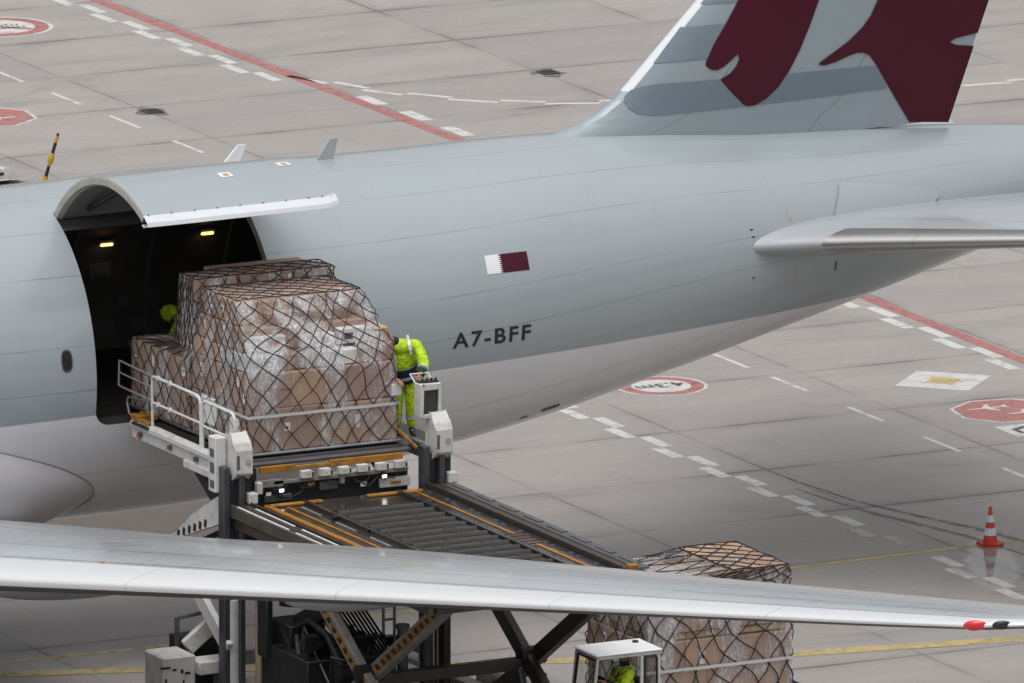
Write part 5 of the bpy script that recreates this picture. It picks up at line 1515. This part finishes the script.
def person(base, yaw, J, label, hood=False, cap='cap', trousers='hivis', group=None, size=1.0):
    """J holds joints in local space: +x forward, +y left, z up from the standing level"""
    root = empty('person', base, label, 'person', group)
    root.rotation_euler = (0, 0, yaw); root.scale = (size,) * 3
    ORG[root.name] = Vector((0, 0, 0))
    J = {k: Vector(v) for k, v in J.items()}
    hd_dir = (J['head'] - J['neck']).normalized()
    top = J['head'] + hd_dir * .11
    # body: one skinned figure
    names = ['pelvis', 'belly', 'chest', 'neck', 'jaw', 'head', 'crown']
    J['belly'] = J['pelvis'].lerp(J['chest'], .45)
    J['jaw'] = J['head'] - hd_dir * .08; J['crown'] = J['head'] + hd_dir * .07
    order = names + ['shl', 'ell', 'wrl', 'pml', 'shr', 'elr', 'wrr', 'pmr', 'hpl', 'knl', 'anl', 'tol', 'hpr', 'knr', 'anr', 'tor']
    for s_ in 'lr':
        wd = (J['wr' + s_] - J['el' + s_]).normalized()
        J['pm' + s_] = J['wr' + s_] + wd * .085
    rad = dict(pelvis=.125, belly=.115, chest=.13, neck=.055, jaw=.062, head=.088, crown=.072)
    for s_ in 'lr':
        rad.update({'sh' + s_: .062, 'el' + s_: .045, 'wr' + s_: .029, 'pm' + s_: (.040, .022), 'hp' + s_: .088, 'kn' + s_: .058, 'an' + s_: .042, 'to' + s_: (.040, .03)})
    ix = {n_: i for i, n_ in enumerate(order)}
    E_ = [('pelvis', 'belly'), ('belly', 'chest'), ('chest', 'neck'), ('neck', 'jaw'), ('jaw', 'head'), ('head', 'crown')]
    for s_ in 'lr':
        E_ += [('chest', 'sh' + s_), ('sh' + s_, 'el' + s_), ('el' + s_, 'wr' + s_), ('wr' + s_, 'pm' + s_), ('pelvis', 'hp' + s_), ('hp' + s_, 'kn' + s_), ('kn' + s_, 'an' + s_), ('an' + s_, 'to' + s_)]
    EE = [(ix[a], ix[c]) for a, c in E_]
    parts = [(skin_mesh('b', [tuple(J[n_]) for n_ in order], EE, [rad[n_] for n_ in order], M['skin'], None, 2), 0)]
    # face
    fwd = J.get('look', Vector((1, 0, 0))); fwd = (fwd - hd_dir * fwd.dot(hd_dir)).normalized(); side = hd_dir.cross(fwd)
    H = J['head']
    fb = MB()
    fb.lathe((0, 0, 0), [(.001, .03), (.012, .018), (.017, -.01), (.012, -.022), (.001, -.025)], 8)
    q = Matrix((fwd, side, hd_dir)).transposed()
    fb.v = [H + q @ Vector((v.x * 1.1 + .088, v.y, v.z - .012)) for v in fb.v]
    for s_ in (-1, 1):
        n0 = len(fb.v); fb.lathe((0, 0, 0), [(.001, -.012), (.018, -.01), (.026, .0), (.018, .01), (.001, .012)], 8)
        fb.v[n0:] = [H + q @ Vector((v.x - .005, s_ * .088 + v.z, v.y * 1.4 - .005)) for v in fb.v[n0:]]
    parts.append((mb_mesh(fb), 0))
    ey = MB()
    for s_ in (-1, 1):
        n0 = len(ey.v); ey.lathe((0, 0, 0), [(.001, -.010), (.009, -.006), (.011, 0), (.009, .006), (.001, .010)], 8)
        ey.v[n0:] = [H + q @ Vector((v.z + .080, s_ * .032 + v.x, v.y + .012)) for v in ey.v[n0:]]
    n0 = len(ey.v); ey.box((0, 0, 0), (.008, .045, .009)); ey.v[n0:] = [H + q @ Vector((v.x + .084, v.y, v.z - .058)) for v in ey.v[n0:]]
    parts.append((mb_mesh(ey), 1))
    # hands: fingers rooted inside the palm
    for s_ in 'lr':
        pm, wr = J['pm' + s_], J['wr' + s_]
        d = (pm - wr).normalized(); upv = Vector((0, 0, 1)) if abs(d.z) < .8 else Vector((1, 0, 0))
        sd_ = d.cross(upv).normalized(); dn = sd_.cross(d).normalized() * -1
        if dn.z > 0: dn = -dn
        for i, (o_, L) in enumerate(((-.030, .068), (-.010, .078), (.010, .073), (.029, .058))):
            p0 = pm - d * .03 + sd_ * o_ * .8; p1 = pm + d * .025 + sd_ * o_
            p2 = p1 + d * L * .5 + dn * L * .22; p3 = p2 + d * L * .25 + dn * L * .45
            parts.append((skin_mesh('f', [tuple(p) for p in (p0, p1, p2, p3)], [(0, 1), (1, 2), (2, 3)], [.010, .0095, .0085, .007], M['skin'], None, 1), 0))
        ts = -1 if s_ == 'l' else 1
        p0 = wr + d * .035; p1 = wr + d * .055 + sd_ * ts * .045 + dn * .012; p2 = p1 + d * .035 + sd_ * ts * .012 + dn * .02
        parts.append((skin_mesh('f', [tuple(p) for p in (p0, p1, p2)], [(0, 1), (1, 2)], [.012, .0105, .008], M['skin'], None, 1), 0))
    join_meshes('body', parts, [M['skin'], M['eye']], root)
    # jacket
    jn = ['belly', 'chest', 'collar', 'shl', 'ell', 'cfl', 'shr', 'elr', 'cfr', 'hem']
    J['collar'] = J['neck'].lerp(J['chest'], .2); J['hem'] = J['pelvis'].lerp(J['belly'], -.30)
    for s_ in 'lr': J['cf' + s_] = J['el' + s_].lerp(J['wr' + s_], .93)
    ji = {n_: i for i, n_ in enumerate(jn)}
    jr = dict(belly=.205, chest=.220, collar=.095, hem=.210)
    for s_ in 'lr': jr.update({'sh' + s_: .115, 'el' + s_: .090, 'cf' + s_: .056})
    je = [('belly', 'chest'), ('chest', 'collar'), ('belly', 'hem')] + [e for s_ in 'lr' for e in (('chest', 'sh' + s_), ('sh' + s_, 'el' + s_), ('el' + s_, 'cf' + s_))]
    jk = skin_mesh('jacket', [tuple(J[n_]) for n_ in jn], [(ji[a], ji[c]) for a, c in je], [jr[n_] for n_ in jn], M['hivis'], root, 2)
    # bands: navy lower body band, reflective tape round body and sleeves
    def hoop(p, dirv, r0, r1, w, m, nm):
        dirv = Vector(dirv).normalized(); hb = MB(); a = dirv.orthogonal().normalized(); c = dirv.cross(a)
        P_ = []
        for s2 in (-w / 2, w / 2):
            for k in range(28):
                an = 2 * math.pi * k / 28; P_.append(p + dirv * s2 + (a * math.cos(an) * r0 + c * math.sin(an) * r1))
        hb.add(P_, [(k, (k + 1) % 28, 28 + (k + 1) % 28, 28 + k) for k in range(28)], 0, True)
        hb.build(nm, m, jk)
    sp_ = J['chest'] - J['pelvis']
    hoop(J['pelvis'] + sp_ * .10, sp_, .226, .226, .25, M['navy'], 'navy_band')
    hoop(J['pelvis'] + sp_ * .02, sp_, .230, .230, .05, M['hivis_line'], 'reflective_band')
    hoop(J['pelvis'] + sp_ * .36, sp_, .224, .224, .05, M['hivis_line'], 'reflective_band')
    for s_ in 'lr':
        dd = J['wr' + s_] - J['el' + s_]
        hoop(J['el' + s_] + dd * .45, dd, .090, .090, .05, M['hivis_line'], 'reflective_band')
        hoop(J['el' + s_] + dd * .80, dd, .074, .074, .11, M['navy'], 'navy_cuff')
    for s_ in 'lr':
        b_ = MB(); sh = J['sh' + s_].lerp(J['chest'], .38)
        bk = -fwd
        pts = [sh + Vector((0, 0, .10)) + fwd * .0 + hd_dir * .0]
        up_ = sp_.normalized(); fr = (Vector((1, 0, 0)) - up_ * up_.x).normalized()
        P_ = []
        for k in range(9):
            a_ = R(-88) + R(176) * k / 8
            P_.append(J['chest'].lerp(J['belly'], .1) + (sh - J['chest']) * .9 + up_ * math.cos(a_) * .190 + fr * math.sin(a_) * .226)
        for w_, (pa_, pc_) in enumerate(zip(P_, P_[1:])):
            n0 = len(b_.v); sdv = (sh - J['chest']).normalized() * .022
            b_.add([pa_ - sdv, pa_ + sdv, pc_ + sdv, pc_ - sdv], [(0, 1, 2, 3)])
        b_.build('shoulder_tape', M['hivis_line'], jk)
    b_ = MB(); b_.tube([J['collar'] + hd_dir * h_ for h_ in (-.02, .03, .065)], [.088, .080, .074], 16, cap=False); b_.build('collar', M['hivis'] if hood else M['navy'], jk)
    # trousers and boots
    tn = ['pelvis', 'hpl', 'knl', 'cul', 'hpr', 'knr', 'cur']
    for s_ in 'lr': J['cu' + s_] = J['kn' + s_].lerp(J['an' + s_], .9)
    ti = {n_: i for i, n_ in enumerate(tn)}
    tr_ = dict(pelvis=.145, hpl=.122, hpr=.122, knl=.10, knr=.10, cul=.075, cur=.075)
    te = [('pelvis', 'hpl'), ('hpl', 'knl'), ('knl', 'cul'), ('pelvis', 'hpr'), ('hpr', 'knr'), ('knr', 'cur')]
    tro = skin_mesh('trousers', [tuple(J[n_]) for n_ in tn], [(ti[a], ti[c]) for a, c in te], [tr_[n_] for n_ in tn], M[trousers], root, 2)
    for s_ in 'lr':
        dd = J['an' + s_] - J['kn' + s_]; hb = MB()
        p = J['kn' + s_] + dd * .45
        hb.tube([p - dd.normalized() * .03, p + dd.normalized() * .03], .092, 16, cap=False); hb.build('reflective_band', M['hivis_line'], tro)
        an, to = J['an' + s_], J['to' + s_]
        f_ = (to - an); f_.z = 0; f_.normalize()
        skin_mesh('boot', [tuple(an + Vector((0, 0, .06))), tuple(Vector((an.x, an.y, an.z - .02))), tuple(to + f_ * .03 + Vector((0, 0, .0)))], [(0, 1), (1, 2)], [.058, .052, (.05, .038)], M['black_metal'], root, 2)
    # headwear
    hb = MB(); P_ = []
    for i in range(8):
        th_ = R(96) * i / 7
        for k in range(20):
            an = 2 * math.pi * k / 20
            rr = .112 if not hood else .135
            low = -.01 if not hood else -.05 - .05 * (math.cos(an) < 0)
            P_.append(H + q @ Vector((rr * math.sin(th_) * math.cos(an) * 1.06 - .008, rr * .93 * math.sin(th_) * math.sin(an), .015 + rr * 1.08 * math.cos(th_) + low * (i == 7))))
    if hood: P_ = [p_ + mnoise.noise_vector(p_ * 14) * .028 + (p_ - H) * .12 for p_ in P_]
    hb.add(P_, [(i * 20 + k, i * 20 + (k + 1) % 20, (i + 1) * 20 + (k + 1) % 20, (i + 1) * 20 + k) for i in range(7) for k in range(20)], 0, True)
    if cap == 'cap' and not hood:
        n0 = len(hb.v); hb.add([(.09, -.07, .03), (.17, -.045, .018), (.185, 0, .015), (.17, .045, .018), (.09, .07, .03)], [(0, 1, 2, 3, 4)])
        hb.v[n0:] = [H + q @ v for v in hb.v[n0:]]
    hb.build('hood' if hood else ('cap' if cap == 'cap' else 'hair'), M['hivis'] if hood else M['hair'], root)
    return root

STAND = dict(hpl=(0, .09, .92), hpr=(0, -.09, .92), knl=(.04, .11, .50), knr=(.02, -.11, .50), anl=(0, .12, .10), anr=(-.02, -.12, .10), tol=(.15, .14, .045), tor=(.13, -.14, .045))
# loader operator, stooping toward the console beside the tall load
person((4.44, -6.72, 4.80), R(-112), dict(STAND, pelvis=(-.02, 0, .99), chest=(.11, -.07, 1.40), neck=(.18, -.18, 1.55), head=(.27, -.32, 1.62),
       shl=(.13, .19, 1.47), shr=(.10, -.31, 1.40), ell=(.34, .30, 1.18), wrl=(.60, .20, 1.10), elr=(.34, -.34, 1.12), wrr=(.56, -.16, 1.02), look=(1, -.5, -.5)),
       'person in yellow hi-vis suit with navy waistband leaning at the loader console', cap='hair', size=1.18)
# worker bending inside the hold
person((2.99, -.80, 4.74), R(150), dict(STAND, pelvis=(-.10, 0, .92), hpl=(-.1, .09, .88), hpr=(-.1, -.09, .88), chest=(.16, .0, 1.24), neck=(.28, 0, 1.32), head=(.39, 0, 1.36),
       shl=(.18, .19, 1.26), shr=(.18, -.19, 1.26), ell=(.38, .24, .84), wrl=(.56, .18, .66), elr=(.38, -.24, .84), wrr=(.56, -.18, .66), look=(.4, 0, -1)),
       'person in bright yellow hi-vis hood and jacket bending down inside the dark cargo hold', hood=True)
# driver seated in the transporter cab, facing forward to the left
person((5.88, -12.80, .0), R(180), dict(pelvis=(0, 0, 1.04), chest=(.03, 0, 1.43), neck=(.05, 0, 1.62), head=(.07, 0, 1.76), shl=(.04, .19, 1.49), shr=(.04, -.19, 1.49),
       ell=(.22, .25, 1.20), wrl=(.47, .15, 1.33), elr=(.22, -.25, 1.20), wrr=(.47, -.15, 1.33), hpl=(.06, .10, .98), hpr=(.06, -.10, .98), knl=(.46, .13, 1.0), knr=(.46, -.13, 1.0),
       anl=(.52, .13, .62), anr=(.52, -.13, .62), tol=(.66, .14, .56), tor=(.66, -.14, .56), look=(1, 0, 0)),
       'driver in yellow hi-vis jacket and dark cap sitting in the white transporter cab', trousers='navy', size=1.06)

# ------------------------------------------------------------------ cone, pole, cart
CN = empty('traffic_cone', (19.89, -.46, 0), 'red traffic cone with two white bands standing alone on the wet apron', 'traffic cone')
b = MB(); L = [(-.21, -.15), (-.15, -.21), (.15, -.21), (.21, -.15), (.21, .15), (.15, .21), (-.15, .21), (-.21, .15)]
b.prism(L, lambda x, y: (19.89 + x, -.46 + y, .0), lambda x, y: (19.89 + x, -.46 + y, .045)); b.build('base', M['cone_red'], CN, bevel=.012)
def cr(z): return lerp(.145, .024, (z - .045) / (.75 - .045))
b = MB(); b.lathe((19.89, -.46, 0), [(cr(.046) + .02, .045), (cr(.06), .06), (cr(.74), .74), (.012, .752), (.001, .752)], 28); b.build('body', M['cone_red'], CN)
for z0, z1 in ((.20, .34), (.45, .58)):
    b = MB(); b.lathe((19.89, -.46, 0), [(cr(z0), z0), (cr(z0) + .004, z0), (cr(z1) + .004, z1), (cr(z1), z1)], 28); b.build('white_band', M['cone_white'], CN)

PP = empty('striped_pole', (18.68, 39.45, 0), 'thin yellow and black striped pole leaning on the apron beyond the fuselage crown', 'pole')
b0 = Vector((18.70, 39.42, 0)); tp = Vector((18.98, 39.3, 1.06)); dv = tp - b0
def pseg(nm, a, c, r0, r1, m):
    pb = MB(); pb.tube([b0 + dv * a, b0 + dv * c], [r0, r1], 12); pb.build(nm, m, PP)
pseg('pole_foot', 0, .13, .055, .05, M['yellow_paint'])
pseg('pole_section', .13, .34, .036, .036, M['black_paint'])
pb = MB(); pb.tube([b0 + dv * f for f in (.34, .38, .42, .50, .56, .60)], [.036, .04, .062, .062, .05, .036], 12); pb.build('pole_collar', M['yellow_paint'], PP)
pseg('pole_section', .60, .81, .036, .036, M['black_paint'])
pseg('pole_section', .81, .95, .036, .036, M['yellow_paint'])
pseg('pole_tip', .95, 1.0, .03, .026, M['black_paint'])
CT = empty('equipment_cart', (17.4, 40.2, 0), 'low white equipment cart at the left edge, mostly hidden behind the fuselage crown', 'cart')
b = MB(); b.prism([(16.5, .12), (16.5, .36), (17.6, .34), (18.1, .22), (18.35, .12)], lambda x, z: (x, 39.6, z), lambda x, z: (x, 40.7, z)); b.build('cart_body', M['loader_white'], CT, bevel=.04)
b = MB(); b.bx(17.62, 17.85, 39.59, 39.62, .2, .27); b.bx(16.9, 17.2, 40.0, 40.3, .33, .38); b.build('cart_hatch', M['black_metal'], CT, bevel=.01)
for x in (16.8, 17.9):
    for y in (39.7, 40.6):
        wb = MB(); wb.lathe((x, y, .15), [(.001, -.05), (.12, -.05), (.15, -.03), (.15, .03), (.12, .05), (.001, .05)], 16, 'y'); wb.build('wheel', M['tyre'], CT)

# ------------------------------------------------------------------ light and camera
w = bpy.data.worlds.new('World'); scene.world = w; w.use_nodes = True
nt = w.node_tree
sky = nt.nodes.new('ShaderNodeTexSky'); sky.sky_type = 'NISHITA'; sky.sun_disc = False
SE, SA = R(72), R(225)
sky.sun_elevation = SE; sky.sun_rotation = SA; sky.dust_density = 4.0; sky.air_density = 1.0; sky.ozone_density = 1.0
hs_ = nt.nodes.new('ShaderNodeHueSaturation'); hs_.inputs['Saturation'].default_value = .12
nt.links.new(sky.outputs[0], hs_.inputs['Color'])
tc_ = nt.nodes.new('ShaderNodeTexCoord'); sx_ = nt.nodes.new('ShaderNodeSeparateXYZ'); nt.links.new(tc_.outputs['Generated'], sx_.inputs[0])
mr_ = nt.nodes.new('ShaderNodeMapRange'); nt.links.new(sx_.outputs[2], mr_.inputs[0])
for k, v in enumerate((0.0, 1.0, .84, 1.95)): mr_.inputs[1 + k].default_value = v
mm_ = nt.nodes.new('ShaderNodeMix'); mm_.data_type = 'RGBA'; mm_.blend_type = 'MULTIPLY'; mm_.inputs[0].default_value = 1
nt.links.new(hs_.outputs[0], mm_.inputs[6]); nt.links.new(mr_.outputs[0], mm_.inputs[7])
nt.links.new(mm_.outputs[2], nt.nodes['Background'].inputs[0]); nt.nodes['Background'].inputs[1].default_value = .118
sl = bpy.data.lights.new('sun', 'SUN'); sl.energy = .65; sl.angle = R(60); sl.color = (1, .97, .93)
so = bpy.data.objects.new('sun', sl); COL.objects.link(so)
sd = Vector((math.sin(SA) * math.cos(SE), math.cos(SA) * math.cos(SE), math.sin(SE)))
so.rotation_euler = sd.to_track_quat('Z', 'Y').to_euler(); so.location = sd * 100

cd = bpy.data.cameras.new('camera'); cam = bpy.data.objects.new('camera', cd); COL.objects.link(cam)
th, pt = R(63.4), math.asin(.205)
f = Vector((math.cos(th) * math.cos(pt), math.sin(th) * math.cos(pt), -math.sin(pt)))
r = Vector((math.sin(th), -math.cos(th), 0)); u = r.cross(f)
mw = Matrix((r, u, -f)).transposed().to_4x4(); mw.translation = Vector((-120.65108967, -260.8913275, 65.89001399))
cam.matrix_world = mw
cd.sensor_width = 36; cd.lens = 562.5; cd.clip_start = 1; cd.clip_end = 9000
scene.camera = cam
scene.view_settings.view_transform = 'Standard'; scene.view_settings.look = 'None'; scene.view_settings.exposure = 0
